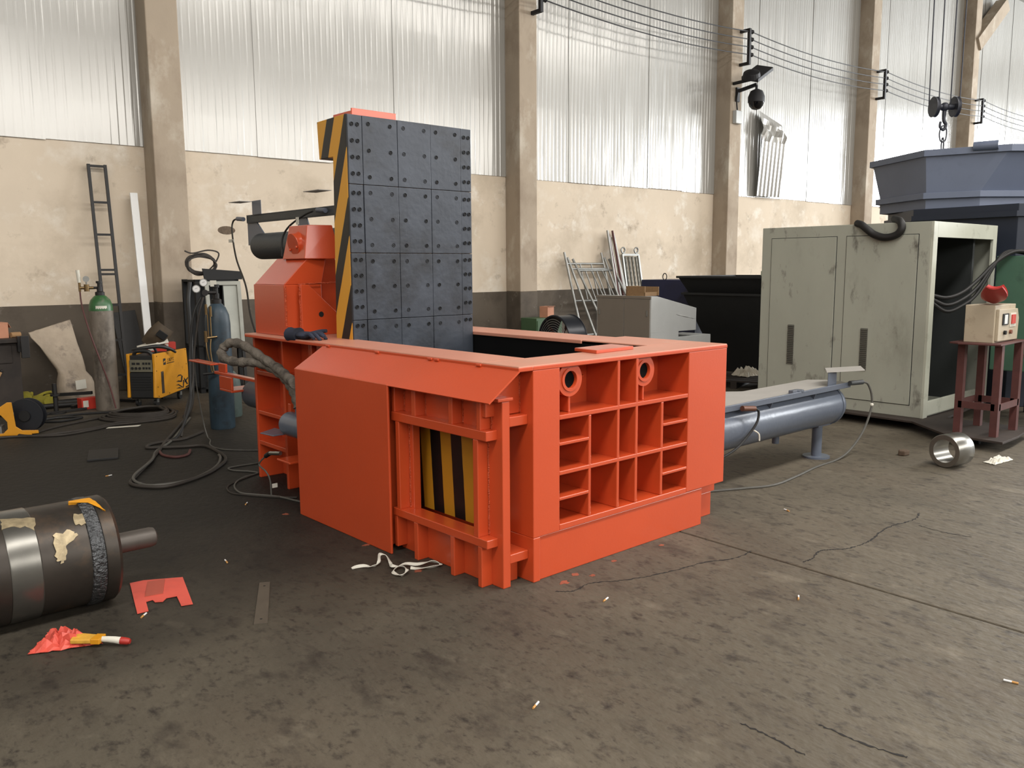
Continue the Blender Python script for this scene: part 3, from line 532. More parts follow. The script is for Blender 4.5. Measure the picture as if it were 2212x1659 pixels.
sub(bt, 'gas_hose', B().tube(spline([V(O0, -0.14, 0.07, 1.33), V(O0, -0.22, 0.08, 1.15), V(O0, -0.27, 0.1, 0.8), V(O0, -0.28, 0.2, 0.5), V(O0, -0.3, 0.35, 0.28), V(O0, -0.4, 0.5, 0.05), V(O0, -0.5, 0.6, 0.015)]), 0.013), m_rubber, True)
sub(bt, 'gas_hose', B().tube(spline([V(O0, -0.12, 0.07, 1.33), V(O0, -0.17, 0.08, 1.15), V(O0, -0.23, 0.1, 0.8), V(O0, -0.26, 0.2, 0.5), V(O0, -0.33, 0.33, 0.26), V(O0, -0.38, 0.5, 0.03)]), 0.011), m_cable, True)
bottle('acetylene_cylinder', 'short grey-green gas cylinder standing behind the foot of the blue cylinder', (0.95, 5.86, 0), m_gcyl, 0.12, 0.30)
# welding power source --------------------------------------------------------
we = thing('welding_machine', 'yellow welding machine with black front grille under the leaning white bar', 'welding machine', (0.556, 7.0, 0), math.atan2(0.69, 0.72))
# local x = along the side, local y = along the front (to the left)
LX, LY, Z0, Z1 = 0.80, 0.34, 0.10, 0.63
m_wblack = M('black_plastic', (32, 32, 32), 0.5, 0, 0.1, 10)
sub(we, 'case', B().box(0.02, LX - 0.02, 0.02, LY - 0.02, Z0, Z1 - 0.02), m_wblack, bevel=0.008)
sd = sub(we, 'side_panel', B().prism([(-0.03, Z0 + 0.02), (0.0, Z1 - 0.16), (-0.005, Z1), (LX, Z1 - 0.005), (LX + 0.02, Z1 - 0.25), (LX + 0.01, Z0 + 0.03), (0.1, Z0)], 'y', -0.004, 0.03), m_yellow, bevel=0.008)
sub(we, 'side_panel', B().prism([(-0.03, Z0 + 0.02), (0.0, Z1 - 0.16), (-0.005, Z1), (LX, Z1 - 0.005), (LX, Z0 + 0.02)], 'y', LY - 0.03, LY + 0.004), m_yellow, bevel=0.008)
fp = sub(we, 'control_panel', B().box(-0.006, 0.02, 0.035, LY - 0.035, Z1 - 0.21, Z1 - 0.07), M('grey_green_panel', (112, 108, 90), 0.5, 0, 0.1, 9), bevel=0.003)
for y in (0.255, 0.2): sub(fp, 'display', B().box(-0.009, 0, y - 0.02, y + 0.02, Z1 - 0.125, Z1 - 0.1), m_black)
for y in (0.27, 0.225, 0.18): sub(fp, 'knob', B().cyl((0, y, Z1 - 0.165), (-0.02, y, Z1 - 0.165), 0.014, 12), m_black, True)
for y in (0.135, 0.1, 0.065):
    for z in (Z1 - 0.11, Z1 - 0.165): sub(fp, 'switch', B().box(-0.01, 0, y - 0.012, y + 0.012, z - 0.012, z + 0.012), m_black)
gr = sub(we, 'front_grille', B().box(-0.012, 0.02, 0.035, LY - 0.035, Z0 + 0.02, Z1 - 0.22), m_wblack, bevel=0.003)
for k in range(6): sub(gr, 'louvre', B().box(-0.018, -0.01, 0.05, LY - 0.05, Z1 - 0.27 - k * 0.03, Z1 - 0.262 - k * 0.03), m_black)
sv = sub(sd, 'side_vent', B().box(0.12, 0.18, -0.006, 0, Z0 + 0.05, Z1 - 0.22), M('brown_mesh', (84, 66, 44), 0.7, 0, 0.2, 60))
for k in range(18): sub(sv, 'vent_slat', B().box(0.123, 0.177, -0.009, -0.005, Z0 + 0.058 + k * 0.0135, Z0 + 0.064 + k * 0.0135), m_wblack)
for x, z in ((0.04, Z1 - 0.03), (0.76, Z1 - 0.02), (0.02, Z1 - 0.2), (0.03, Z0 + 0.14), (0.04, Z0 + 0.03), (0.77, Z1 - 0.2), (0.3, Z0 + 0.03)): sub(sd, 'screw', B().cyl((x, -0.004, z), (x, -0.008, z), 0.006, 8), m_black_steel, True)
lg = sub(sd, 'logo_plate', B().box(0.19, 0.25, -0.0055, -0.004, Z1 - 0.15, Z1 - 0.075), m_black)
sub(lg, 'logo_mark', B().prism([(0.2, Z1 - 0.125), (0.245, Z1 - 0.11), (0.24, Z1 - 0.098), (0.198, Z1 - 0.112)], 'y', -0.0068, -0.0054), m_yellow)
try:
    text_mesh('\u4e0a\u6d77\u6caa\u5de5', 0.048, 'lettering', m_black, sd, Matrix.Translation((0.27, -0.0045, Z1 - 0.118)) @ Matrix.Rotation(math.pi / 2, 4, 'X'))
except Exception as ex: print('text', ex)
sub(sd, 'logo_line', B().box(0.27, 0.46, -0.0055, -0.004, Z1 - 0.143, Z1 - 0.134), m_black)
for pts in ([(0.5, 0.29), (0.56, 0.305), (0.62, 0.3), (0.66, 0.285), (0.61, 0.315), (0.55, 0.318)], [(0.62, 0.3), (0.66, 0.29), (0.63, 0.225), (0.6, 0.222)], [(0.48, 0.24), (0.54, 0.25), (0.63, 0.235), (0.62, 0.22), (0.54, 0.233)],
            [(0.46, 0.2), (0.54, 0.205), (0.66, 0.15), (0.62, 0.15), (0.54, 0.19)], [(0.66, 0.24), (0.69, 0.235), (0.67, 0.15), (0.645, 0.14)], [(0.69, 0.27), (0.75, 0.22), (0.79, 0.17), (0.75, 0.175), (0.69, 0.24)], [(0.7, 0.22), (0.79, 0.26), (0.8, 0.245), (0.7, 0.2)],
            [(0.47, 0.16), (0.56, 0.165), (0.63, 0.14), (0.56, 0.148)], [(0.72, 0.15), (0.8, 0.16), (0.8, 0.14), (0.72, 0.135)]):
    sub(sd, 'decal_stroke', B().prism(pts, 'y', -0.0055, -0.004), m_black)
hd = sub(we, 'carry_handle', B().tube(spline([(0.06, 0.06, Z1 - 0.02), (0.05, 0.1, Z1 + 0.025), (0.05, 0.24, Z1 + 0.025), (0.06, 0.28, Z1 - 0.02)]), 0.022, 10), m_wblack, True)
for x, y in ((0.1, 0.06), (0.1, 0.28), (0.68, 0.06), (0.68, 0.28)):
    c_ = sub(we, 'caster', B().cyl((x, y - 0.015, 0.045), (x, y + 0.015, 0.045), 0.045, 18), m_rubber, True)
    sub(c_, 'caster_fork', B().box(x - 0.02, x + 0.02, y - 0.022, y + 0.022, 0.05, 0.1), m_galv)
wm = we.matrix_basis.copy()
def WL(x, y, z): return Matrix.LocRotScale(we.location, we.rotation_euler, None) @ Vector((x, y, z))
ms = thing('welding_mask', 'brown hand-held welding mask lying on the yellow welding machine', 'welding mask', WL(0.32, 0.22, Z1 + 0.0), we.rotation_euler.z - 0.75)
msk = B()
for k in range(2):
    pass
rings = []
for k in range(9):
    u = k / 8; zc = 0.3 * u; hw = 0.11 + 0.02 * math.sin(u * math.pi); dp = 0.09 * math.sin(0.35 + u * 2.2)
    rings.append([Vector((hw * math.cos(a), -dp * max(0, math.sin(a)) * 1.0, zc)) for a in [math.pi * i / 10 for i in range(11)]] + [Vector(((hw - 0.006) * math.cos(a), -(dp - 0.006) * max(0, math.sin(a)), zc)) for a in [math.pi * i / 10 for i in range(10, -1, -1)]])
tiltm = Matrix.Translation((0, 0, 0.07)) @ Matrix.Rotation(math.radians(38), 4, 'Y') @ Matrix.Rotation(math.radians(18), 4, 'X')
sub(ms, 'mask_shell', B().loft(rings).xf(tiltm), m_brownleather, True)
sub(ms, 'lens_frame', B().box(-0.06, 0.06, -0.105, -0.085, 0.16, 0.24).xf(tiltm), m_black, bevel=0.004)
sub(ms, 'mask_handle', B().cyl((0.02, -0.03, 0.03), (0.12, -0.05, -0.02), 0.018, 12).cyl((0.0, 0.02, 0.05), (-0.1, 0.02, 0.0), 0.014, 10).xf(tiltm), m_black_steel, True)
def carton(name, label, loc, rz, sx, sy, sz, group):
    t = thing(name, label, 'carton', loc, rz, group)
    sub(t, 'carton_body', B().box(-sx / 2, sx / 2, -sy / 2, sy / 2, 0, sz), m_red, bevel=0.003)
    sub(t, 'paper_label', B().box(sx / 2, sx / 2 + 0.0012, -sy * 0.3, sy * 0.25, sz * 0.18, sz * 0.8), m_paper); sub(t, 'paper_label', B().box(-sx * 0.42, -sx * 0.12, -sy / 2 - 0.0012, -sy / 2, sz * 0.2, sz * 0.8), m_paper)
    return t
rz0 = we.rotation_euler.z
carton('electrode_carton', 'red carton under the white paper on the yellow welding machine', WL(0.37, 0.16, Z1 - 0.004), rz0 - 1.1, 0.22, 0.09, 0.07, 'red cartons')
carton('electrode_carton', 'red carton at the rear edge of the yellow welding machine top', WL(0.64, 0.14, Z1 - 0.004), rz0 - 0.9, 0.14, 0.11, 0.09, 'red cartons')
carton('electrode_carton', 'red carton on the floor at the foot of the grey gas cylinder', (-0.05, 7.52, 0.0), 0.15, 0.2, 0.12, 0.13, 'red cartons')
o = solo(B().add([(-0.2, -0.05, 0), (0.0, -0.07, 0.03), (0.15, -0.06, 0.05), (0.16, 0.09, 0.06), (0.0, 0.08, 0.04), (-0.2, 0.03, 0.01), (-0.2, -0.05, 0.012), (0.0, -0.07, 0.05), (0.13, -0.06, 0.12), (0.14, 0.08, 0.13), (0.0, 0.08, 0.07), (-0.2, 0.03, 0.02)],
     [(0, 1, 4, 5), (1, 2, 3, 4), (6, 11, 10, 7), (7, 10, 9, 8), (0, 6, 7, 1), (1, 7, 8, 2), (2, 8, 9, 3), (3, 9, 10, 4), (4, 10, 11, 5), (5, 11, 6, 0)]), 'crumpled_paper', m_paper, 'folded white paper wedged between mask and cartons on the welder', 'paper', loc=WL(0.34, 0.16, Z1 + 0.05)); o.rotation_euler = (0, 0, rz0 - 1.0)
o = solo(B().tube(spline([(0.0, 0.3, 0.03), (0.02, 0.16, 0.05), (0.1, 0.02, 0.06), (0.22, -0.05, 0.02), (0.3, -0.08, -0.03)]), lambda t: 0.012 + 0.012 * math.sin(t * 3.1), 10), 'welding_gun', m_wblack, 'black welding gun laid across the top of the yellow welder', 'welding gun', True, loc=WL(0.06, 0, Z1 + 0.015)); o.rotation_euler = (0, 0, rz0)
# ladder, white bar and boards leaning at the first column
UR = Vector((0.96, -0.27, 0)); UT = Vector((-0.27, -0.96, 0))
ld = thing('ladder', 'narrow black steel ladder leaning on the wall behind the grey gas cylinder', 'ladder', (0.40, 8.45, 0), WA)
def ldp(x, z): return Vector((x + 0.12 * (1 - z / 2.94) * 0.0, 0.36 * z / 2.94, z))
for x in (0.09, 0.29): sub(ld, 'rail', B().bar(ldp(x, 0), ldp(x, 2.94), 0.035, 0.03, (0, 1, 0)), m_black_steel)
for z in (0.25, 0.7, 1.15, 1.545, 1.6, 2.05, 2.46, 2.92): sub(ld, 'rung', B().bar(ldp(0.09, z), ldp(0.29, z), 0.028, 0.028), m_black_steel)
solo(B().bar((0, 0, 0.0), (0.02, 0.38, 2.6), 0.095, 0.03, (0, 1, 0)), 'straightedge_bar', m_white, 'long white metal bar leaning against the first wall column', 'bar', bevel=0.003, loc=(0.98, 8.36, 0)).rotation_euler = (0, 0, WA)
solo(B().bar((0, 0, 0.0), (-0.1, 0.2, 1.05), 0.3, 0.02, (0, 1, 0)), 'dark_board', m_black_steel, 'dark board leaning beside the white bar behind the welder', 'board', bevel=0.003, loc=(0.90, 8.62, 0)).rotation_euler = (0, 0, WA)
# woven sack leaning on the wall
m_sack = M('woven_sack', (188, 172, 152), 0.8, 0, 0.1, 6, dirt=((120, 110, 102), 5, 0.25), bump=1.0, bscale=7)
prof = [(0.02, -0.19, 0.25, 0.10), (0.10, -0.20, 0.26, 0.13), (0.26, -0.17, 0.22, 0.13), (0.33, -0.15, 0.17, 0.07), (0.38, -0.16, 0.17, 0.06), (0.5, -0.22, 0.16, 0.08), (0.66, -0.3, 0.13, 0.05), (0.78, -0.38, 0.09, 0.02), (0.84, -0.4, 0.08, 0.01)]
rings = []; rnd = random.Random(3)
for z, xl, xr, th in prof:
    rr = []
    for k in range(24):
        a = 2 * math.pi * k / 24; cx = (xl + xr) / 2; hw = (xr - xl) / 2
        c_, s_ = math.cos(a), math.sin(a)
        x = cx + hw * math.copysign(abs(c_) ** 0.6, c_); y = th * math.copysign(abs(s_) ** 0.8, s_) * (1 + 0.25 * math.sin(3 * a + z * 9)) + 0.35 * z + rnd.uniform(-.006, .006)
        rr.append(Vector((x, y, z + (0.14 * (x - xl) / (xr - xl) if z > 0.7 else 0.04 * (x - xl) * (z > 0.3)) + rnd.uniform(-.005, .005))))
    rings.append(rr)
sk = thing('woven_sack', 'half-empty white woven sack slumped against the dark wall band', 'sack', (0.03, 8.36, 0.0))
sub(sk, 'sack_body', B().loft(rings), m_sack, True); sub(sk, 'printed_patch', B().add([(-0.02, -0.146, 0.14), (0.1, -0.142, 0.15), (0.1, -0.118, 0.26), (-0.02, -0.122, 0.25), (-0.02, -0.14, 0.14), (0.1, -0.136, 0.15), (0.1, -0.112, 0.26), (-0.02, -0.116, 0.25)], [(0, 1, 2, 3), (4, 7, 6, 5), (0, 4, 5, 1), (1, 5, 6, 2), (2, 6, 7, 3), (3, 7, 4, 0)]), m_paper)
# bench at the left edge with things on it
m_bench = M('grimy_bench_steel', (52, 44, 38), 0.7, 0.1, 0.25, 5, dirt=((34, 28, 24), 4, 0.4))
bn = thing('workbench', 'grimy dark steel workbench cut by the left picture edge', 'workbench', (-1.25, 7.7, 0))
sub(bn, 'bench_body', B().box(-0.45, 0.53, -0.25, 0.4, 0.1, 0.82), m_bench, bevel=0.006); sub(bn, 'bench_top', B().box(-0.5, 0.57, -0.3, 0.45, 0.82, 0.865), m_bench, bevel=0.006)
d_ = sub(bn, 'drawer', B().box(0.0, 0.45, -0.262, -0.248, 0.6, 0.79), m_bench, bevel=0.004); sub(d_, 'drawer_pull', B().box(0.15, 0.3, -0.275, -0.26, 0.69, 0.7), m_black_steel)
sub(bn, 'leg', B().box(0.45, 0.52, -0.25, -0.18, 0, 0.1), m_bench); sub(bn, 'leg', B().box(0.45, 0.52, 0.3, 0.38, 0, 0.1), m_bench); sub(bn, 'leg', B().box(-0.45, -0.38, -0.25, -0.18, 0, 0.1), m_bench)
sub(bn, 'bench_vise', B().box(0.5, 0.6, -0.33, -0.25, 0.72, 0.89).cyl((0.55, -0.33, 0.78), (0.55, -0.42, 0.78), 0.012, 10).box(0.51, 0.59, -0.43, -0.4, 0.66, 0.9), m_black_steel, bevel=0.004)
bx = thing('parts_box', 'open salmon cardboard box on the workbench at the left edge', 'box', (-0.93, 7.66, 0.865), 0.15)
sub(bx, 'box_body', B().box(-0.14, 0.13, -0.1, 0.1, 0, 0.17), m_pinkcard, bevel=0.003); sub(bx, 'box_flap', B().add([(0.13, -0.1, 0.17), (0.13, 0.1, 0.17), (0.16, 0.1, 0.11), (0.16, -0.1, 0.11), (0.127, -0.1, 0.17), (0.127, 0.1, 0.17), (0.157, 0.1, 0.11), (0.157, -0.1, 0.11)], [(0, 1, 2, 3), (4, 7, 6, 5), (0, 4, 5, 1), (1, 5, 6, 2), (2, 6, 7, 3), (3, 7, 4, 0)]), m_pinkcard)
hm = thing('mallet', 'small wooden mallet on the corner of the workbench', 'mallet', (-0.72, 7.6, 0.865), 0.3)
sub(hm, 'mallet_head', B().cyl((-0.05, 0, 0.03), (0.05, 0, 0.03), 0.03, 14), m_card, True); sub(hm, 'mallet_handle', B().cyl((0.0, 0.02, 0.03), (0.02, 0.2, 0.012), 0.012, 10), m_card, True)
br = thing('scrub_brush', 'wooden-handled brush hanging on the front of the workbench', 'brush', (-0.98, 7.435, 0.42))
sub(br, 'brush_handle', B().cyl((-0.03, 0, -0.08), (0.06, 0, 0.09), 0.014, 10), m_card, True); sub(br, 'brush_ring', B().ball((0.065, 0, 0.1), 0.016, 7), m_black_steel, True)
# yellow work gloves in a heap
m_glove = M('yellow_glove', (176, 166, 60), 0.85, 0, 0.2, 14, bump=0.4, bscale=40)
def glove(name, mat, label, loc, rz, tilt, scale=1.0, group=None):
    t = thing(name, label, 'glove', loc, rz, group); t.rotation_euler = (tilt, 0, rz); t.scale = (scale,) * 3
    sub(t, 'palm', B().ball((0, 0, 0.02), 0.05, 8, (1.2, 0.9, 0.42)).tube([(-0.05, 0, 0.02), (-0.1, 0, 0.02), (-0.13, 0.005, 0.02)], lambda u: 0.04 - 0.005 * math.sin(u * 3), 12), mat, True)
    for k, (y, l, b_) in enumerate(((-0.035, 0.075, 0.02), (-0.012, 0.09, 0.03), (0.012, 0.085, 0.015), (0.034, 0.07, 0.03))):
        sub(t, 'finger', B().tube(spline([(0.04, y, 0.02), (0.04 + l * 0.5, y * 1.15, 0.03), (0.04 + l, y * 1.25, 0.03 - b_)]), lambda u: 0.0125 * (1 - 0.35 * u * u), 8), mat, True)
    sub(t, 'thumb', B().tube(spline([(-0.02, 0.04, 0.02), (0.02, 0.08, 0.035), (0.06, 0.09, 0.04)]), lambda u: 0.014 * (1 - 0.3 * u), 8), mat, True)
    return t
for k, (x, y, z, rz, ti) in enumerate(((-0.66, 8.16, 0.02, 0.4, 0.1), (-0.50, 8.14, 0.03, 2.2, -0.1), (-0.44, 8.26, 0.04, -0.8, 0.2), (-0.57, 8.22, 0.09, 1.4, 0.1))):
    glove('yellow_glove', m_glove, ['yellow work glove at the near left of the glove heap', 'yellow work glove lowest in the heap by the workbench', 'yellow work glove at the right of the glove heap', 'yellow work glove on top of the glove heap'][k], (x, y - 0.12, z + 0.02), rz, ti, 1.6, 'yellow work gloves')
# steel offcuts by the wall
offc = [((-0.75, 7.85, 0.03), (0.0, 7.75, 0.03), 0.03, 'pipe'), ((-0.6, 8.05, 0.03), (0.25, 7.92, 0.035), 0.035, 'pipe'), ((-0.2, 7.62, 0.02), (0.42, 8.02, 0.1), 0.028, 'bar'), ((-0.35, 8.2, 0.11), (0.1, 7.9, 0.13), 0.03, 'bar'), ((-0.9, 7.3, 0.02), (-0.1, 7.42, 0.02), 0.02, 'bar'), ((0.25, 8.0, 0.02), (0.5, 7.62, 0.02), 0.022, 'bar')]
lab = ['dark steel pipe lying in front of the yellow gloves', 'long dark steel pipe lying under the woven sack', 'bent steel bar poking up beside the grey gas cylinder', 'steel bar lying across the pipes at the sack', 'thin steel bar on the floor near the red carton', 'short steel bar behind the grey gas cylinder']
for (a, b, r, k), lb in zip(offc, lab):
    a = Vector(a); b = Vector(b)
    o = solo(B().tube([Vector((0, 0, 0)), (b - a) * 0.5 + Vector((0, 0, 0.004)), b - a], r, 12) if k == 'pipe' else B().bar((0, 0, 0), b - a, r * 1.6, r * 1.2), 'steel_' + k, m_black_steel, lb, k, k == 'pipe', group='steel offcuts by the wall'); o.location = a
ps = thing('pipe_stand', 'black steel post standing on a foot among the offcuts', 'stand', (-0.42, 7.4, 0))
sub(ps, 'post', B().cyl((0, 0, 0.02), (0, 0, 0.34), 0.024, 14).cyl((0, 0, 0.2), (0, 0, 0.22), 0.05, 14), m_black_steel, True); sub(ps, 'foot', B().cyl((0, 0, 0), (0, 0, 0.02), 0.1, 18), m_black_steel, True)
# wire feeder with spool
wf = thing('wire_feeder', 'yellow wire feeder frame with a black wire spool at the left edge', 'wire feeder', (-1.0, 6.28, 0), -0.35)
sub(wf, 'feeder_frame', B().prism([(-0.5, 0.0), (0.16, 0.02), (0.16, 0.05), (0.02, 0.06), (-0.03, 0.1), (-0.05, 0.34), (-0.09, 0.34), (-0.3, 0.2), (-0.33, 0.17), (-0.15, 0.22), (-0.1, 0.15), (-0.1, 0.08), (-0.14, 0.04), (-0.5, 0.03)], 'y', -0.1, -0.09), m_yellow, bevel=0.003)
sub(wf, 'feeder_base', B().box(-0.5, 0.1, -0.1, 0.16, 0.0, 0.02), m_yellow)
sub(wf, 'feed_motor', B().cyl((-0.25, -0.06, 0.12), (-0.25, 0.1, 0.12), 0.06, 18).box(-0.34, -0.16, -0.05, 0.1, 0.02, 0.1), m_galv, True)
sp = sub(wf, 'wire_spool', B().lathe([(0.05, 0), (0.165, 0), (0.165, 0.012), (0.11, 0.016), (0.11, 0.085), (0.165, 0.088), (0.165, 0.1), (0.05, 0.1)], (0.04, 0.0, 0.185), (0.25, 1, 0), 34, True), M('navy_black_plastic', (22, 25, 32), 0.5), True)
sub(sp, 'spool_hub', B().cyl((0.035, -0.02, 0.185), (0.06, 0.1, 0.185), 0.052, 20), m_black, True); sub(sp, 'spool_label', B().box(-0.1, -0.05, 0.0, 0.002, 0.17, 0.23).xf(Matrix.Translation((0, -0.03, 0))), m_white)
# cables on the floor
def cable(name, pts, r, mat, label, cat='cable', k=8): return solo(B().tube(spline([(p[0], p[1], p[2] if len(p) > 2 else r) for p in pts], k), r, 8), name, mat, label, cat, True)
coil = []
for k in range(66):
    a = 2 * math.pi * k / 11; rr = 0.40 - 0.028 * (k // 11) + 0.03 * math.sin(k * 1.7)
    coil.append((0.22 + rr * math.cos(a) * 0.95 + 0.02 * math.sin(k), 6.5 + rr * math.sin(a), 0.015 + 0.011 * (k // 11)))
cable('cable_coil', coil, 0.014, m_cable, 'coil of dirty black welding cable on the floor before the welder', k=6)
cable('welding_cable', [(-1.6, 6.5), (-1.16, 6.45), (-0.99, 6.08), (-0.77, 6.02), (-0.41, 6.07), (-0.1, 6.23), (0.1, 6.12)], 0.014, m_cable, 'black cable running from the left edge to the cable coil')
cable('welding_cable', [(-1.5, 6.25), (-1.1, 6.15), (-0.75, 5.92), (-0.41, 6.0), (-0.2, 6.12), (0.0, 6.1), (0.2, 6.08)], 0.012, m_cable, 'nearest of the thin cables running past the wire feeder')
cable('welding_cable', [(-0.93, 6.18), (-0.67, 6.42), (-0.36, 6.59), (-0.04, 6.74), (0.26, 6.88), (0.6, 6.95)], 0.011, m_cable, 'cable leading from the spool to the welder front')
cable('welding_cable', [(-0.8, 6.9), (-0.5, 7.0), (-0.3, 6.85), (-0.55, 6.75), (-0.7, 6.95), (-0.3, 7.1), (0.1, 6.95)], 0.013, m_rubber, 'looped black cable on the floor before the red carton')
cable('torch_hose', [(0.51, 6.03, 0.012), (0.25, 5.54), (-0.09, 4.92), (-0.28, 4.55), (-0.54, 4.07), (-0.78, 3.66), (-0.86, 3.5), (-0.84, 3.36), (-0.72, 3.22), (-0.55, 3.25), (-0.3, 3.41), (-0.09, 3.64), (0.0, 3.79), (0.05, 3.97), (0.09, 4.33), (0.06, 4.48), (-0.06, 4.53), (-0.26, 4.66), (-0.33, 4.73), (-0.24, 4.86), (-0.06, 4.89), (0.08, 4.9), (0.34, 5.12)], 0.014, m_cable, 'thick dirty torch hose in a wide loop on the floor before the blue cylinder', 'hose')
cable('torch_hose', [(0.55, 6.0, 0.012), (0.28, 5.5), (-0.06, 4.88), (-0.32, 4.52), (-0.5, 4.1, 0.03), (-0.8, 3.62, 0.03), (-0.8, 3.4), (-0.7, 3.3), (-0.5, 3.3), (-0.28, 3.46), (-0.12, 3.66), (-0.04, 3.8, 0.03), (0.03, 4.0)], 0.011, m_cable2, 'thinner grey hose twisted along the thick torch hose', 'hose')
cable('earth_lead', [(-0.3, 4.49), (-0.33, 4.32), (-0.28, 4.17), (-0.17, 4.19), (-0.08, 4.36)], 0.012, m_rust, 'short reddish hose end curled inside the floor hose loop', 'hose')
cable('hanging_cables', [(1.27, 7.66, 1.44), (1.22, 7.62, 1.2), (1.14, 7.4, 0.85), (1.02, 7.1, 0.45), (0.85, 6.7, 0.15), (0.7, 6.4, 0.04), (0.5, 6.0, 0.03)], 0.028, m_rubber, 'bundle of dark hoses dropping to the floor left of the blue cylinder', 'hose')
cable('sensor_cable', [(0.15, 4.74, 0.76), (0.2, 4.85, 0.5), (0.27, 4.92, 0.15), (0.28, 4.86, 0.01), (0.24, 4.7), (0.15, 4.48), (0.14, 4.28), (0.2, 4.14), (0.36, 3.97), (0.6, 3.8)], 0.006, m_cable2, 'thin grey cable dropping from the rear switch arm and running under the press')
cable('sensor_cable', [(0.25, 3.5), (0.14, 3.49), (-0.02, 3.5), (-0.11, 3.48), (-0.11, 3.38), (-0.03, 3.26), (-0.01, 3.16), (-0.14, 3.11), (-0.25, 3.01), (-0.33, 2.86), (-0.36, 2.69), (-0.31, 2.58), (-0.21, 2.41), (-0.16, 2.2), (-0.1, 2.05)], 0.007, m_cable2, 'thin grey cable looped beside the rear foot of the press')
cable('sensor_cable', [(0.1, 3.2), (-0.1, 3.11), (-0.28, 3.0), (-0.37, 2.9), (-0.41, 2.74), (-0.36, 2.62), (-0.24, 2.43), (-0.12, 2.3)], 0.006, m_cable, 'outer dark cable of the pair looped by the press')
# small floor items, left
solo(B().box(-0.12, 0.12, -0.21, 0.21, 0, 0.018), 'rubber_mat', m_rubber, 'small black ribbed rubber mat on the dark floor', 'mat', bevel=0.003, loc=(-0.70, 4.72, 0)).rotation_euler = (0, 0, -0.3)
solo(B().add([(-0.16, -0.03, 0.002), (0.14, 0.0, 0.004), (0.16, 0.04, 0.01), (0.0, 0.035, 0.006), (-0.15, 0.03, 0.003), (-0.16, -0.03, 0.004), (0.14, 0.0, 0.006), (0.16, 0.04, 0.012), (0.0, 0.035, 0.008), (-0.15, 0.03, 0.005)], [(0, 4, 3, 2, 1), (5, 6, 7, 8, 9), (0, 1, 6, 5), (1, 2, 7, 6), (2, 3, 8, 7), (3, 4, 9, 8), (4, 0, 5, 9)]), 'paper_strip', m_paper, 'strip of white paper on the floor before the cable coil', 'paper', loc=(-0.14, 5.98, 0)).rotation_euler = (0, 0, -0.5)
# rack behind the blue cylinder
rk = thing('black_rack', 'tall black steel rack behind the blue gas cylinder', 'rack', W(1.2, 8.05), WA)
sub(rk, 'post', B().box(-0.06, 0.0, -0.25, -0.19, 0, 1.47), m_black); sub(rk, 'post', B().box(0.46, 0.51, -0.25, -0.2, 0, 1.47), m_black); sub(rk, 'post', B().box(-0.06, 0.0, 0.2, 0.25, 0, 1.47), m_black); sub(rk, 'post', B().box(0.46, 0.51, 0.2, 0.25, 0, 1.47), m_black)
sub(rk, 'back_sheet', B().box(-0.05, 0.5, 0.25, 0.26, 0.0, 1.45), m_black)
for z in (0.05, 0.6, 1.44): sub(rk, 'shelf', B().box(-0.06, 0.51, -0.25, 0.25, z, z + 0.025), m_black)
sub(rk, 'top_board', B().add([(0.06, -0.26, 1.465), (0.56, -0.26, 1.465), (0.56, -0.22, 1.57), (0.06, -0.2, 1.61), (0.06, -0.24, 1.465), (0.56, -0.24, 1.465), (0.56, -0.2, 1.57), (0.06, -0.18, 1.61)], [(0, 1, 2, 3), (4, 7, 6, 5), (0, 4, 5, 1), (1, 5, 6, 2), (2, 6, 7, 3), (3, 7, 4, 0)]), m_black)
m_frame = M('pale_grey_frame', (168, 168, 158), 0.6, 0, 0.1, 6)
fr = thing('frame_panel', 'pale grey framed panel leaning on the black rack', 'panel', W(1.24, 7.64), WA)
def fpt(x, z): return Vector((x, 0.07 * z, z))
sub(fr, 'frame', B().bar(fpt(0.02, 0.62), fpt(0.02, 1.42), 0.05, 0.03, (0, 1, 0)).bar(fpt(0.44, 0.62), fpt(0.44, 1.42), 0.05, 0.03, (0, 1, 0)).bar(fpt(-0.02, 1.42), fpt(0.465, 1.42), 0.03, 0.05).bar(fpt(-0.02, 0.62), fpt(0.465, 0.62), 0.03, 0.05), m_frame, bevel=0.003)
sub(fr, 'pane', B().add([fpt(0.24, 0.62) + Vector((0, .012, 0)), fpt(0.42, 0.62) + Vector((0, .012, 0)), fpt(0.42, 1.4) + Vector((0, .012, 0)), fpt(0.24, 1.4) + Vector((0, .012, 0)), fpt(0.24, 0.62) + Vector((0, .018, 0)), fpt(0.42, 0.62) + Vector((0, .018, 0)), fpt(0.42, 1.4) + Vector((0, .018, 0)), fpt(0.24, 1.4) + Vector((0, .018, 0))], [(0, 1, 2, 3), (4, 7, 6, 5), (0, 4, 5, 1), (1, 5, 6, 2), (2, 6, 7, 3), (3, 7, 4, 0)]), M('pale_pane', (182, 184, 174), 0.5)); sub(fr, 'leg', B().bar(fpt(0.02, 0.0), fpt(0.02, 0.62), 0.04, 0.03, (0, 1, 0)).bar(fpt(0.44, 0), fpt(0.44, 0.62), 0.04, 0.03, (0, 1, 0)), m_black_steel)
hc = []
for k in range(60):
    a = 2 * math.pi * k / 10; rr = 0.19 + 0.012 * math.sin(k * 2.1)
    hc.append((rr * math.cos(a), -0.03 + 0.008 * (k // 10) + 0.01 * math.sin(k), 0.17 + rr * 0.62 * math.sin(a) + 0.008 * (k // 10)))
hc += [(0.22, 0.0, 0.25), (0.24, 0, 0.34), (0.1, 0, 0.37), (-0.1, 0, 0.33), (-0.2, 0, 0.36)]
tag(B().tube(spline(hc, 5), 0.010, 7).build('wire_coil', m_cable, None, True), 'coil of thin dark wire lying on top of the black rack', 'wire coil').location = W(1.28, 7.95, 1.475)
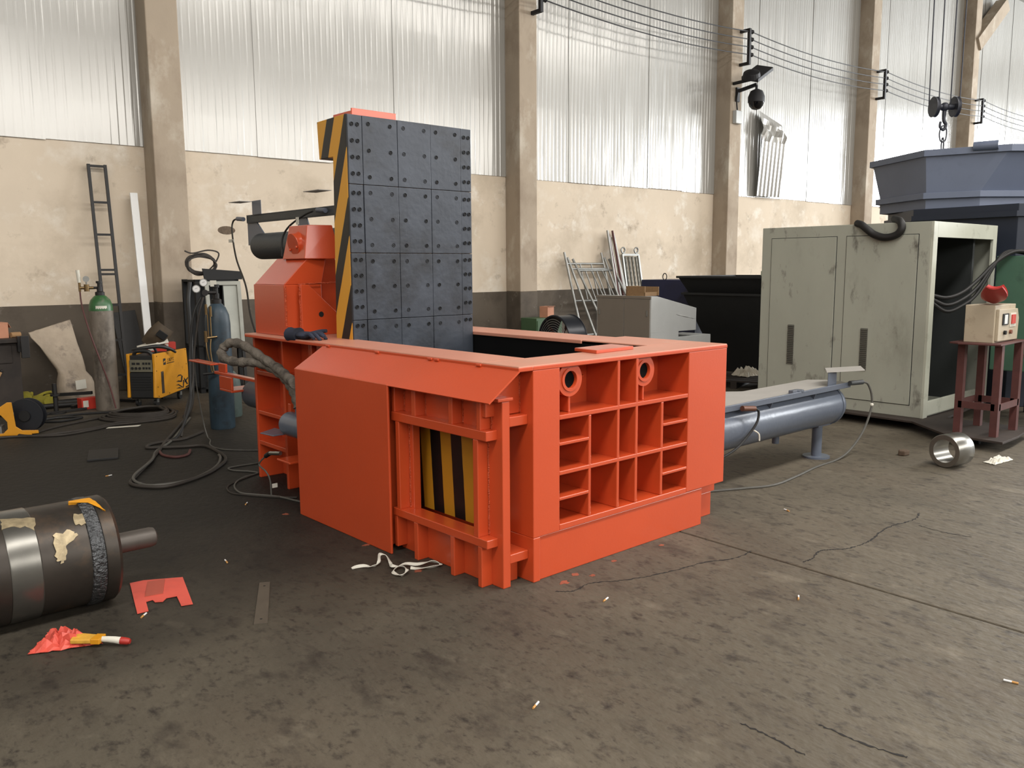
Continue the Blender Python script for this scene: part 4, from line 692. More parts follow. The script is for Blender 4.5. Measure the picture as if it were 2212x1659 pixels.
# foreground steel cylinder on the floor
m_tube = M('dark_mill_scale_steel', (70, 64, 58), 0.42, 0.55, 0.2, 5, dirt=[((52, 44, 40), 3, 0.4), ((104, 84, 66), 4, 0.25)])
m_band = M('machined_steel_band', (128, 126, 120), 0.3, 0.8, 0.12, 9, dirt=((96, 84, 62), 6, 0.3))
m_weld2 = M('silver_weld_bead', (96, 98, 100), 0.35, 0.7, 0.25, 22, dirt=((58, 58, 60), 18, 0.3), bump=1.0, bscale=55)
YC2, RC2 = 1.30, 0.256
hcq = thing('cylinder_barrel', 'large bare steel hydraulic cylinder barrel lying on the floor at the left edge', 'cylinder', (-1.675, YC2, 0))
def lat(name, prof, mat, par=None, n=56, x=0.0): return B().lathe(prof, (x, 0, RC2), (1, 0, 0), n).build(name, mat, par or hcq, True)
lat('barrel', [(RC2, -2.3), (RC2, -0.445), (RC2 - 0.004, -0.44), (RC2 - 0.004, -0.095), (RC2 - 0.01, -0.09)], m_tube)
lat('machined_band', [(RC2 - 0.002, -0.44), (RC2 + 0.001, -0.435), (RC2 + 0.001, -0.32), (RC2 - 0.004, -0.315)], m_band)
lat('weld_bead', [(RC2 - 0.006, -0.115), (RC2 + 0.003, -0.11), (RC2 + 0.006, -0.085), (RC2 + 0.003, -0.055), (RC2 - 0.004, -0.05)], m_weld2)
lat('end_cap', [(RC2 - 0.002, -0.05), (RC2 + 0.001, -0.045), (RC2 + 0.001, 0.005), (RC2 - 0.012, 0.02), (0.05, 0.022)], m_tube)
rd = lat('port_pipe', [(0.05, 0.02), (0.05, 0.225), (0.045, 0.245), (0.03, 0.254)], M('dull_pipe', (96, 90, 84), 0.5, 0.4, 0.15, 9, dirt=((190, 80, 44), 5, 0.12)), None, 24, 0.0)
sub(hcq, 'flange', B().cyl((0.02, 0, RC2), (0.035, 0, RC2), 0.085, 28), m_tube, True)
for a in (60, 180, 300): sub(hcq, 'cap_bolt', B().cyl((0.03, 0.065 * math.cos(math.radians(a)), RC2 + 0.065 * math.sin(math.radians(a))), (0.05, 0.065 * math.cos(math.radians(a)), RC2 + 0.065 * math.sin(math.radians(a))), 0.012, 10), m_black, True)
def patch(name, mat, pts, par, off=0.0012):
    """paint or bare-metal patch with a ragged outline that follows the barrel surface; pts = (x, angle deg)"""
    n = len(pts); vs = []
    for dr in (off, -0.004):
        for x, a in pts: vs.append((x, -(RC2 + dr) * math.cos(math.radians(a)), RC2 + (RC2 + dr) * math.sin(math.radians(a))))
    cx = sum(p[0] for p in pts) / n; ca = sum(p[1] for p in pts) / n
    vs.append((cx, -(RC2 + off) * math.cos(math.radians(ca)), RC2 + (RC2 + off) * math.sin(math.radians(ca))))
    B().add(vs, [(i, (i + 1) % n, 2 * n) for i in range(n)] + [(i, n + i, n + (i + 1) % n, (i + 1) % n) for i in range(n)]).build(name, mat, par)
m_bare2 = M('bare_ground_metal', (176, 160, 128), 0.45, 0.5, 0.3, 30)
rnd = random.Random(11)
def ragged(pts, j=0.008, ja=2.0, k=5):
    out = []
    for i, p in enumerate(pts):
        q_ = pts[(i + 1) % len(pts)]
        for t in range(k): out.append((p[0] + (q_[0] - p[0]) * t / k + rnd.uniform(-j, j), p[1] + (q_[1] - p[1]) * t / k + rnd.uniform(-ja, ja)))
    return out
patch('bare_patch', m_bare2, ragged([(-0.265, 18), (-0.25, 40), (-0.17, 42), (-0.155, 34), (-0.21, 27), (-0.225, 14), (-0.24, 10)]), hcq)
patch('bare_patch', m_bare2, ragged([(-0.155, 46), (-0.15, 60), (-0.09, 58), (-0.09, 44)], 0.004, 1.5), hcq)
patch('bare_patch', m_bare2, ragged([(-0.44, 58), (-0.43, 72), (-0.3, 66), (-0.32, 50), (-0.35, 56)], 0.004, 1.5), hcq, 0.0025)
patch('yellow_paint', m_yellow, ragged([(-0.145, 80), (-0.14, 84), (-0.05, 84), (-0.03, 66), (-0.015, 56), (-0.03, 62), (-0.06, 74), (-0.09, 78)], 0.002, 0.8), hcq, 0.009)
# scraps of red plastic bag, brush, strip, strap
m_bag = M('coral_plastic_bag', (226, 92, 76), 0.5, 0, 0.08, 9, dirt=((180, 70, 60), 5, 0.15))
vs = [(-1.533, 1.396), (-1.468, 1.389), (-1.3, 1.296), (-1.398, 0.906), (-1.448, 0.921), (-1.419, 1.058), (-1.465, 1.068), (-1.495, 1.034), (-1.525, 1.054), (-1.524, 1.091), (-1.555, 1.089), (-1.585, 0.966), (-1.635, 0.969)]
c0 = Vector((-1.49, 1.16, 0)); n = len(vs); bz = [0.004 for _ in vs]
ob = B().add([(x - c0.x, y - c0.y, z) for (x, y), z in zip(vs, bz)] + [(x - c0.x, y - c0.y, z + 0.003) for (x, y), z in zip(vs, bz)], [tuple(range(n)), tuple(range(n, 2 * n))[::-1]] + [(i, (i + 1) % n, n + (i + 1) % n, n + i) for i in range(n)])
bag = solo(ob, 'plastic_bag', m_bag, 'flat coral plastic carrier bag with cut handles beside the steel barrel', 'plastic bag', loc=(c0.x, c0.y, 0))
sub(bag, 'bag_fold', B().add([(0.03, 0.19, 0.0095), (0.11, 0.165, 0.0095), (0.03, -0.03, 0.0095), (-0.05, -0.01, 0.0095), (0.03, 0.19, 0.007), (0.11, 0.165, 0.007), (0.03, -0.03, 0.007), (-0.05, -0.01, 0.007)], [(0, 1, 2, 3), (4, 7, 6, 5), (0, 4, 5, 1), (1, 5, 6, 2), (2, 6, 7, 3), (3, 7, 4, 0)]), M('coral_plastic_double', (186, 84, 66), 0.5, 0, 0.08, 9))
solo(B().rag([(-0.14, -0.02), (0.13, -0.12), (0.06, 0.06), (-0.02, 0.16)], 0.055, 5, 12), 'plastic_rag', m_bag, 'crumpled coral plastic rag with a paint brush on it', 'rag', loc=(-1.98, 0.86, 0))
pb = thing('paint_brush', 'paint brush with yellow bristles and red-tipped white handle on the coral rag', 'paint brush', (-1.865, 0.74, 0.02), -0.78)
sub(pb, 'bristles', B().prism([(-0.11, -0.035), (-0.02, -0.028), (-0.02, 0.028), (-0.11, 0.04), (-0.12, 0.0)], 'z', 0.0, 0.02), M('yellow_wet_bristles', (226, 170, 62), 0.6, 0, 0.2, 30), bevel=0.005)
sub(pb, 'ferrule', B().box(-0.025, 0.015, -0.03, 0.03, -0.002, 0.022), m_yellow, bevel=0.003)
hd = sub(pb, 'brush_handle', B().tube([(0.01, 0, 0.01), (0.04, 0, 0.01), (0.07, 0, 0.008), (0.1, 0, 0.004)], lambda t: 0.012 + 0.004 * t, 10), m_paper, True); sub(hd, 'handle_tip', B().tube([(0.095, 0, 0.005), (0.125, 0, 0.002), (0.135, 0, 0.001)], lambda t: 0.0165 - 0.006 * t * t, 10), M('red_tip', (176, 46, 36), 0.5), True)
m_strip = M('dull_steel_strip', (104, 96, 84), 0.5, 0.4, 0.15, 8)
v_ = [(-1.038, 0.95), (-0.992, 0.925), (-1.232, 0.455), (-1.284, 0.487)]; n = 4
st_ = solo(B().add([(x + 1.137, y - 0.70, z) for z in (0, 0.006) for x, y in v_], [(0, 1, 2, 3), (7, 6, 5, 4)] + [(i, (i + 1) % 4, 4 + (i + 1) % 4, 4 + i) for i in range(4)]), 'steel_strip', m_strip, 'flat steel strip lying on the floor before the press', 'strip', loc=(-1.137, 0.70, 0))
for t in (0.1, 0.9): sub(st_, 'punched_hole', B().cyl(((-1.015 - 0.243 * t) + 1.137, (0.937 - 0.466 * t) - 0.70, 0.0055), ((-1.015 - 0.243 * t) + 1.137, (0.937 - 0.466 * t) - 0.70, 0.0066), 0.006, 10), m_black)
def ribbon(pts, w, th=0.0015):
    P_ = spline(pts, 6); b = B(); rings = []
    for i, p in enumerate(P_):
        t = (P_[min(i + 1, len(P_) - 1)] - P_[max(i - 1, 0)]).normalized(); nr = Vector((-t.y, t.x, 0)); 
        if nr.length < 1e-3: nr = Vector((1, 0, 0))
        nr.normalize(); tw = 0.9 * math.sin(i * 0.35); wv = nr * math.cos(tw) + Vector((0, 0, 1)) * math.sin(tw); hv = t.cross(wv).normalized()
        c_ = Vector((p.x, p.y, max(p.z, 0.003 + abs(math.sin(tw)) * w / 2)))
        rings.append([c_ + wv * w / 2 + hv * th, c_ - wv * w / 2 + hv * th, c_ - wv * w / 2 - hv * th, c_ + wv * w / 2 - hv * th])
    return b.loft(rings)
solo(ribbon([(-0.16, 0.12, .005), (-0.1, 0.1, .01), (-0.06, 0.06, .005), (-0.02, 0.07, .02), (0.02, 0.12, .04), (0.05, 0.1, .03), (0.03, 0.03, .01), (0.0, -0.03, .02), (0.05, -0.06, .01), (0.02, -0.14, .02), (-0.03, -0.16, .01), (-0.03, -0.08, .01), (0.06, -0.05, .02), (0.13, -0.08, .01), (0.2, -0.12, .02), (0.22, -0.17, .01), (0.14, -0.16, .01), (0.07, -0.1, .005)], 0.018), 'packing_strap', m_paper, 'tangled white packing strap on the floor at the gate side of the press', 'strap', loc=(-0.42, 0.69, 0))
# glove on the press top
glove('blue_glove', M('navy_glove', (42, 48, 66), 0.8, 0, 0.2, 14, dirt=((24, 25, 28), 9, 0.4)), 'dark blue work glove lying on the press top plate before the bracket', (-0.045, 2.22, 1.122), -1.35, 0.0, 1.3)
#RIGHT
# ------------------------------------------------------------------ things on the right and at the back
m_encl = M('olive_grey_enclosure', (176, 178, 164), 0.5, 0, 0.06, 2, dirt=[((146, 146, 132), 1.6, 0.4), ((90, 86, 78), 7, 0.10)], stretch=(1, 1, 0.5))
m_enclight = M('olive_grey_frame', (196, 198, 182), 0.5, 0, 0.05, 3, dirt=((150, 148, 132), 4, 0.2))
en = thing('machine_enclosure', 'tall olive-grey sheet metal machine enclosure with louvred door panels', 'enclosure', (5.6, 0.41, 0))
EX, EY, EZ0, EZ1 = 1.65, 1.81, 0.10, 2.01
T_ = 0.02
sub(en, 'side_panel', B().add([(0, 0, EZ0), (0, EY, EZ0), (0, EY, EZ1), (0, 0, EZ1), (T_, 0, EZ0), (T_, EY, EZ0), (T_, EY, EZ1), (T_, 0, EZ1)], [(0, 1, 2, 3), (4, 7, 6, 5), (0, 4, 5, 1), (1, 5, 6, 2), (2, 6, 7, 3), (3, 7, 4, 0)]), m_encl, bevel=0.004)
for y0, y1 in ((0.11, 0.83), (0.94, 1.69)):
    dp = sub(en, 'door_panel', B().box(-0.008, 0.0, y0, y1, EZ0 + 0.12, EZ1 - 0.12), m_encl, bevel=0.003)
    sub(dp, 'door_gap', B().box(-0.0015, 0.0, y0 - 0.006, y1 + 0.006, EZ0 + 0.114, EZ1 - 0.114), m_black)
    yl = y0 + 0.46 if y0 < 0.5 else y0 + 0.45
    for k in range(22):
        if k == 0: lv0 = sub(dp, 'louvre', B().prism([(-0.020, 0.53), (-0.008, 0.545), (-0.008, 0.53)], 'y', 0, 0.075).xf(Matrix.Translation((0, yl - 0.01, 0))), M('louvre_dark', (84, 82, 74), 0.6))
        else: share(lv0, 'louvre', dp, (0, 0, 0.0197 * k))
for nm, b in (('roof_panel', B().box(T_, EX, 0.01, EY, EZ1 - 0.02, EZ1)), ('back_panel', B().box(EX - 0.02, EX, 0.02, EY, EZ0, EZ1 - 0.02)), ('far_panel', B().box(T_, EX, EY - 0.02, EY, EZ0, EZ1)), ('floor_panel', B().box(T_, EX, 0, EY, EZ0, EZ0 + 0.03))): sub(en, nm, b, m_encl)
sub(en, 'door_frame', B().box(0.0, 0.1, -0.03, 0.0, EZ0, EZ1).box(EX - 0.1, EX, -0.03, 0.0, EZ0, EZ1).box(0.1, EX - 0.1, -0.03, 0.0, EZ1 - 0.15, EZ1).box(0.1, EX - 0.1, -0.03, 0, EZ0 + 0.02, EZ0 + 0.16), m_enclight, bevel=0.003)
sub(en, 'inner_panel', B().box(0.2, EX - 0.25, 0.8, 0.82, EZ0 + 0.03, 1.2).box(EX - 0.3, EX - 0.25, 0.1, 0.8, EZ0, EZ1 - 0.05), M('dark_inside', (46, 50, 50), 0.7))
hs = B().tube(spline([(5.62, 1.60, 2.02), (5.575, 1.53, 2.0), (5.56, 1.46, 1.95), (5.56, 1.39, 1.9), (5.555, 1.28, 1.868), (5.56, 1.17, 1.89), (5.56, 1.12, 1.95), (5.585, 1.15, 2.02), (5.68, 1.25, 2.05)]), 0.036, 12)
tag(hs.build('rubber_hose', m_rubber, None, True), 'thick black rubber hose hung over the top edge of the olive enclosure', 'hose').location = (0, -0.45, 0)
# trolley carrying enclosure and table
m_cart = M('rusty_dark_cart', (58, 48, 42), 0.75, 0.1, 0.25, 5)
ct = thing('flat_trolley', 'low rusty steel trolley under the olive enclosure and the control table', 'trolley', (4.9, -0.55, 0))
sub(ct, 'deck', B().prism([(0.05, 0.0), (0.42, 0.0), (0.95, 0.05), (0.95, 0.8), (2.4, 0.92), (2.4, 2.85), (0.62, 2.85), (0.5, 0.95), (0.1, 0.5)], 'z', 0.08, 0.10), m_cart, bevel=0.003)
for x, y in ((0.35, 0.3), (2.1, 1.1), (0.9, 2.6), (2.1, 2.6)):
    w_ = sub(ct, 'wheel', B().cyl((x, y - 0.02, 0.04), (x, y + 0.02, 0.04), 0.04, 18), m_black_steel, True); sub(w_, 'axle', B().box(x - 0.02, x + 0.02, y - 0.03, y + 0.03, 0.04, 0.08), m_cart)
tb = thing('control_table', 'rusty red steel table carrying the beige control box', 'table', (4.95, -0.47, 0.10))
for x, y in ((0.2, 0.06), (0.2, 0.36), (0.68, 0.06), (0.68, 0.36)): sub(tb, 'leg', B().prism([(x - 0.03, y - 0.03), (x + 0.03, y - 0.03), (x + 0.03, y - 0.022), (x - 0.022, y - 0.022), (x - 0.022, y + 0.03), (x - 0.03, y + 0.03)], 'z', 0, 0.81), m_rust)
sub(tb, 'table_top', B().prism([(0.0, 0.33), (0.04, 0.0), (0.75, 0.02), (0.75, 0.42), (0.05, 0.42)], 'z', 0.81, 0.824), m_rust, bevel=0.002)
for b in (B().box(0.17, 0.18, 0.06, 0.36, 0.23, 0.29), B().box(0.65, 0.66, 0.06, 0.36, 0.23, 0.29), B().box(0.2, 0.68, 0.03, 0.04, 0.23, 0.29), B().box(0.2, 0.68, 0.38, 0.39, 0.23, 0.29)): sub(tb, 'cross_bar', b, m_rust)
m_beige = M('beige_box_paint', (192, 178, 154), 0.55, 0, 0.06, 6, dirt=((160, 144, 122), 7, 0.2))
cb = thing('control_box', 'beige electric control box with a meter and push buttons on the red table', 'control box', (5.06, -0.375, 0.924))
sub(cb, 'box_body', B().box(0.02, 0.52, 0.0, 0.24, 0, 0.325), m_beige, bevel=0.005)
pn = sub(cb, 'front_panel', B().prism([(0.05, 0.015), (0.53, 0.01), (0.545, 0.2), (0.5, 0.285), (0.05, 0.29)], 'y', -0.025, 0.0), m_beige, bevel=0.004)
mt_ = sub(pn, 'meter', B().box(0.13, 0.27, -0.033, -0.025, 0.15, 0.25), m_black, bevel=0.003); sub(mt_, 'meter_face', B().box(0.165, 0.235, -0.0345, -0.033, 0.16, 0.24), m_white)
mr = sub(pn, 'switch_plate', B().box(0.31, 0.45, -0.031, -0.025, 0.13, 0.25), m_paper); sub(mr, 'red_switch', B().box(0.33, 0.42, -0.04, -0.031, 0.155, 0.235), m_red)
for x, mm in ((0.19, m_black), (0.33, M('rust_button', (130, 74, 52), 0.5))): sub(pn, 'push_button', B().cyl((x, -0.025, 0.085), (x, -0.045, 0.085), 0.018, 14), mm, True)
hl = thing('plastic_cover', 'curved red plastic cover lying on the beige control box', 'plastic cover', (5.26, -0.30, 1.256), 0.3)
m_hat = M('red_plastic_cover', (190, 52, 48), 0.4, 0, 0.06, 8)
for s_ in (-1, 1):
    rings = []
    for k in range(7):
        u = k / 6; x = s_ * 0.30 * u; z = 0.012 + 0.13 * u ** 1.5; hw = 0.10 * math.sin(0.5 + u * 2.0)
        rings.append([Vector((x, hw * c_, z + 0.02 * (c_ * c_) - 0.012 * e_)) for c_, e_ in ((-1, 0), (-0.5, 0), (0, 0), (0.5, 0), (1, 0), (1, 1), (0.5, 1), (0, 1), (-0.5, 1), (-1, 1))])
    sub(hl, 'cover_half', B().loft(rings), m_hat, True)
gm = thing('green_machine', 'green sheet metal machine at the right picture edge', 'machine', (6.35, -0.75, 0))
m_gm = M('green_machine_paint', (74, 112, 92), 0.45, 0, 0.08, 3, dirt=((56, 84, 70), 4, 0.3))
sub(gm, 'body', B().box(0, 1.1, 0, 0.82, 0.55, 1.68), m_gm, bevel=0.01); sub(gm, 'door_seam', B().box(-0.003, 0.0, 0.3, 0.306, 0.6, 1.5), m_black)
for x, y in ((0.05, 0.05), (1.0, 0.05), (0.05, 0.72), (1.0, 0.72)): sub(gm, 'leg', B().box(x, x + 0.06, y, y + 0.06, 0, 0.55), m_black_steel)
for k, dz in enumerate((0.0, -0.07, -0.13)):
    tag(B().tube(spline([(6.45, -0.25 + 0.04 * k, 1.70), (6.33, -0.1 + 0.03 * k, 1.72), (6.2, 0.02, 1.62), (6.05, 0.12, 1.45 + dz), (5.9, 0.2, 1.33 + dz), (5.78, 0.3, 1.28 + dz), (5.72, 0.45, 1.3 + dz / 3), (5.8, 0.6, 1.2)]), 0.018, 8).build('power_cable', m_rubber, None, True), ['upper dark cable strung from the green machine into the enclosure', 'middle dark cable strung from the green machine into the enclosure', 'lowest dark cable sagging from the green machine into the enclosure'][k], 'cable', 'cables into the enclosure')
# tangle of scaffolding bars beside the table
m_mix = M('weathered_bars', (110, 96, 88), 0.6, 0.3, 0.2, 9)
for k, (a, b) in enumerate((((5.95, -0.62, 0.02), (6.15, -0.3, 0.75)), ((6.0, -0.75, 0.02), (6.28, -0.55, 0.6)), ((5.8, -0.5, 0.11), (6.3, -0.85, 0.3)))):
    o = tag(B().tube([Vector((0, 0, 0)), Vector(b) - Vector(a)], 0.016, 8).build('prop_bar', m_mix, None, True), ['steel bar propped on the green machine leg', 'steel bar leaning right of the control table', 'steel bar lying low behind the control table'][k], 'bar', 'bars by the green machine'); o.location = a
# blue hopper machine behind the enclosure
m_hop = M('slate_blue_paint', (112, 122, 144), 0.45, 0, 0.05, 2.5, dirt=((96, 106, 128), 2, 0.3))
m_hopd = M('dark_navy_paint', (38, 46, 62), 0.5, 0, 0.08, 2.5)
hp = thing('shredder_hopper', 'large slate-blue flared hopper machine behind the olive enclosure', 'hopper machine', (8.7, 1.1, 0))
top = [(8.39, 2.34), (7.74, 1.39), (7.99, 0.55), (8.8, -0.1), (9.8, 0.2), (10.1, 1.3), (9.5, 2.4)]
bot = [(8.34, 2.19), (7.79, 1.38), (7.95, 0.83), (8.56, 0.34), (9.31, 0.56), (9.53, 1.40), (9.08, 2.22)]
def rel(pts, z, g=1.0): return [Vector(((x - 8.9) * g + 8.9 - 8.7, (y - 1.15) * g + 1.15 - 1.1, z)) for x, y in pts]
for i in range(7):
    j = (i + 1) % 7; a, b, c, d = rel(top, 2.92)[i], rel(top, 2.92)[j], rel(bot, 2.44)[j], rel(bot, 2.44)[i]
    a2, b2, c2, d2 = rel(top, 2.92, .97)[i], rel(top, 2.92, .97)[j], rel(bot, 2.44, .97)[j], rel(bot, 2.44, .97)[i]
    sub(hp, 'hopper_wall', B().add([a, b, c, d, a2, b2, c2, d2], [(0, 1, 2, 3), (4, 7, 6, 5), (0, 4, 5, 1), (1, 5, 6, 2), (2, 6, 7, 3), (3, 7, 4, 0)]), m_hop)
sub(hp, 'hopper_rim', B().loft([rel(top, 2.875, 1.03), rel(top, 2.95, 1.03), rel(top, 2.95, .96), rel(top, 2.875, .96), rel(top, 2.875, 1.03)], False), m_hop, bevel=0.004)
sub(hp, 'lower_flange', B().loft([rel(bot, 2.38, 1.05), rel(bot, 2.45, 1.05), rel(bot, 2.45, .9), rel(bot, 2.38, .9), rel(bot, 2.38, 1.05)], False), m_hop, bevel=0.004)
sub(hp, 'collar', B().loft([rel(bot, 2.26), rel(bot, 2.38)]), m_hop)
sub(hp, 'body', B().loft([rel([(8.5, 2.15), (7.75, 1.5), (7.6, 0.3), (8.4, -0.6), (9.6, -0.3), (9.8, 1.3), (9.4, 2.2)], 0.0), rel([(8.5, 2.15), (7.75, 1.5), (7.6, 0.3), (8.4, -0.6), (9.6, -0.3), (9.8, 1.3), (9.4, 2.2)], 2.26)]), m_hopd, bevel=0.006)
sub(hp, 'body_rib', B().loft([rel([(8.5, 2.2), (7.7, 1.5), (7.55, 0.3), (8.4, -0.65), (9.6, -0.35), (9.85, 1.3), (9.4, 2.25)], 2.12), rel([(8.5, 2.2), (7.7, 1.5), (7.55, 0.3), (8.4, -0.65), (9.6, -0.35), (9.85, 1.3), (9.4, 2.25)], 2.18)]), m_hopd)
sub(hp, 'rim_lug', B().cyl((-0.85, -0.2, 2.95), (-0.8, -0.45, 2.95), 0.05, 14), m_hop, True)
# crane hook block
m_hook = M('hook_dark_steel', (64, 66, 74), 0.5, 0.4, 0.15, 9)
hk = thing('crane_hook', 'crane hook block with two pulleys and chain hanging over the hopper', 'crane hook', (8.6, 1.55, 2.95))
DV = Vector((0.745, -0.667, 0))
for s_ in (-1, 1): sub(hk, 'pulley', B().lathe([(0.03, -0.02), (0.125, -0.022), (0.115, 0.0), (0.125, 0.022), (0.03, 0.02)], DV * 0.13 * s_ + Vector((0, 0, 0.62)), DV, 28), m_hook, True)
sub(hk, 'axle', B().cyl(DV * -0.13 + Vector((0, 0, 0.62)), DV * 0.13 + Vector((0, 0, 0.62)), 0.035, 14).ball((0, 0, 0.62), 0.055, 8), m_hook, True)
sub(hk, 'hook', B().tube(spline([(0, 0, 0.6), (0, 0, 0.46), DV * 0.03 + Vector((0, 0, 0.4)), DV * 0.0 + Vector((0, 0, 0.34)), DV * -0.045 + Vector((0, 0, 0.38)), DV * -0.04 + Vector((0, 0, 0.44))]), lambda t: 0.024 * (1 - 0.4 * t), 10), m_hook, True)
def link(cz, l, w, turn):
    d = DV if turn else Vector((0.667, 0.745, 0)); pts = [d * (w * math.copysign(abs(math.cos(a)) ** 0.7, math.cos(a))) + Vector((0, 0, cz + l * math.sin(a))) for a in [2 * math.pi * k / 20 for k in range(20)]]
    sub(hk, 'chain_link', B().tube(pts, 0.009, 7, True), m_hook, True)
link(0.29, 0.10, 0.045, True); link(0.14, 0.10, 0.028, False); link(0.02, 0.07, 0.028, True)
for dx in (-0.2, -0.075, 0.07, 0.185): sub(hk, 'wire_rope', B().cyl(DV * (dx if abs(dx) < .1 else dx * 1.0) + Vector((0, 0, 0.66)), DV * (dx * 1.25) + Vector((0, 0, 7.4)), 0.008, 6), m_hook, True)
# console desk
m_desk1 = M('brown_grey_cabinet', (134, 124, 112), 0.6, 0, 0.04, 4); m_desk2 = M('pale_grey_cabinet', (206, 208, 206), 0.5, 0, 0.04, 4)
dk = thing('console_desk', 'grey control console with sloping top behind the press', 'console', (6.0, 4.1, 0))
sub(dk, 'desk_body', B().box(0.0, 0.6, 0.0, 0.97, 0.0, 0.72), m_desk2); sub(dk, 'desk_top', B().prism([(0.0, 0.72), (1.0, 0.71), (1.0, 1.02), (0.12, 1.205), (0.0, 1.205)], 'y', 0.0, 0.97), m_desk2, bevel=0.004)
for y0, y1 in ((0.02, 0.46), (0.47, 0.95)):
    dd = sub(dk, 'door', B().box(-0.012, 0.0, y0, y1, 0.04, 1.165), m_desk1, bevel=0.003); sub(dd, 'handle', B().box(-0.02, -0.01, (y0 + 0.03) if y0 < 0.3 else (y1 - 0.05), (y0 + 0.05) if y0 < 0.3 else (y1 - 0.03), 0.94, 1.02), m_galv)
sub(dk, 'front_trim', B().box(-0.016, 0.0, 0.0, 0.97, 1.172, 1.205), m_desk1)
sub(dk, 'torn_film', B().rag([(0.55, -0.005), (0.95, -0.005), (0.9, 0.1), (0.6, 0.12)], 0.03, 8, 6).xf(Matrix.Translation((0, 0, 1.04)) @ Matrix.Rotation(0.18, 4, 'Y')), m_white)
fb = thing('flat_box', 'pale grey flat panel box lying behind the console desk', 'panel', (6.6, 4.12, 0.5)); sub(fb, 'panel_body', B().box(0, 0.78, 0.0, 0.5, 0.0, 0.13), m_desk2, bevel=0.004); sub(fb, 'panel_edge', B().box(0.78, 0.81, 0.02, 0.48, 0.0, 0.12), m_frame); sub(fb, 'trestle', B().box(0.05, 0.15, 0.05, 0.45, -0.5, 0.0).box(0.6, 0.7, 0.05, 0.45, -0.5, 0.0), m_black_steel)
wb_ = thing('wooden_crate', 'small open wooden crate on top of the console desk', 'crate', (6.12, 4.40, 1.206), 0.1)
m_wood = M('raw_wood', (150, 118, 82), 0.8, 0, 0.15, 8, stretch=(1, 6, 6))
for b in (B().box(-0.1, -0.085, -0.15, 0.15, 0, 0.13), B().box(0.2, 0.215, -0.17, 0.13, 0, 0.12), B().box(-0.1, 0.2, 0.14, 0.155, 0, 0.13), B().box(-0.1, 0.2, -0.155, -0.14, 0, 0.05)): sub(wb_, 'board', b, m_wood)
# drum fan
fn = thing('drum_fan', 'black drum fan with wire guard behind the press chamber', 'fan', (4.44, 4.20, 0), -0.1)
m_fan = M('black_fan_drum', (34, 37, 44), 0.35, 0.2, 0.08, 6)
sub(fn, 'drum', B().lathe([(0.29, -0.14), (0.305, -0.14), (0.31, -0.13), (0.298, -0.12), (0.298, 0.12), (0.31, 0.13), (0.305, 0.14), (0.29, 0.14)], (0, 0, 0.72), (1, 0, 0), 48, True), m_fan, True)
gd = sub(fn, 'wire_guard', B().cyl((-0.15, 0, 0.72), (-0.14, 0, 0.72), 0.05, 20), m_black_steel, True)
for k in range(8): sub(gd, 'guard_wire', B().tube([(-0.145, (0.06 + 0.028 * k) * math.cos(a), 0.72 + (0.06 + 0.028 * k) * math.sin(a)) for a in [2 * math.pi * i / 36 for i in range(36)]], 0.0028, 5, True), m_galv, True)
for k in range(6): sub(gd, 'guard_spoke', B().bar((-0.145, 0.05 * math.cos(k * 1.047), 0.72 + 0.05 * math.sin(k * 1.047)), (-0.142, 0.3 * math.cos(k * 1.047), 0.72 + 0.3 * math.sin(k * 1.047)), 0.012, 0.006, (1, 0, 0)), m_black_steel)
for k in range(4):
    a = k * math.pi / 2 + 0.4; c_, s_ = math.cos(a), math.sin(a); y_, z_ = -s_, c_
    sub(fn, 'fan_blade', B().add([(-0.03, 0.05 * c_ + 0.03 * y_, 0.72 + 0.05 * s_ + 0.03 * z_), (0.03, 0.05 * c_ - 0.03 * y_, 0.72 + 0.05 * s_ - 0.03 * z_), (0.04, 0.26 * c_ - 0.09 * y_, 0.72 + 0.26 * s_ - 0.09 * z_), (-0.04, 0.26 * c_ + 0.07 * y_, 0.72 + 0.26 * s_ + 0.07 * z_), (-0.027, 0.05 * c_ + 0.03 * y_, 0.72 + 0.05 * s_ + 0.03 * z_), (0.033, 0.05 * c_ - 0.03 * y_, 0.72 + 0.05 * s_ - 0.03 * z_), (0.043, 0.26 * c_ - 0.09 * y_, 0.72 + 0.26 * s_ - 0.09 * z_), (-0.037, 0.26 * c_ + 0.07 * y_, 0.72 + 0.26 * s_ + 0.07 * z_)], [(0, 1, 2, 3), (4, 7, 6, 5), (0, 4, 5, 1), (1, 5, 6, 2), (2, 6, 7, 3), (3, 7, 4, 0)]), m_rust)
sub(fn, 'fan_motor', B().cyl((-0.08, 0, 0.72), (0.12, 0, 0.72), 0.06, 20), m_black_steel, True)
sub(fn, 'fan_stand', B().tube(spline([(0, -0.33, 0.72), (0, -0.34, 0.4), (0, -0.34, 0.02)]), 0.016, 10).tube(spline([(0, 0.33, 0.72), (0, 0.34, 0.4), (0, 0.34, 0.02)]), 0.016, 10).bar((-0.25, -0.34, 0.016), (0.25, -0.34, 0.016), 0.03, 0.03).bar((-0.25, 0.34, 0.016), (0.25, 0.34, 0.016), 0.03, 0.03), m_black_steel, True)
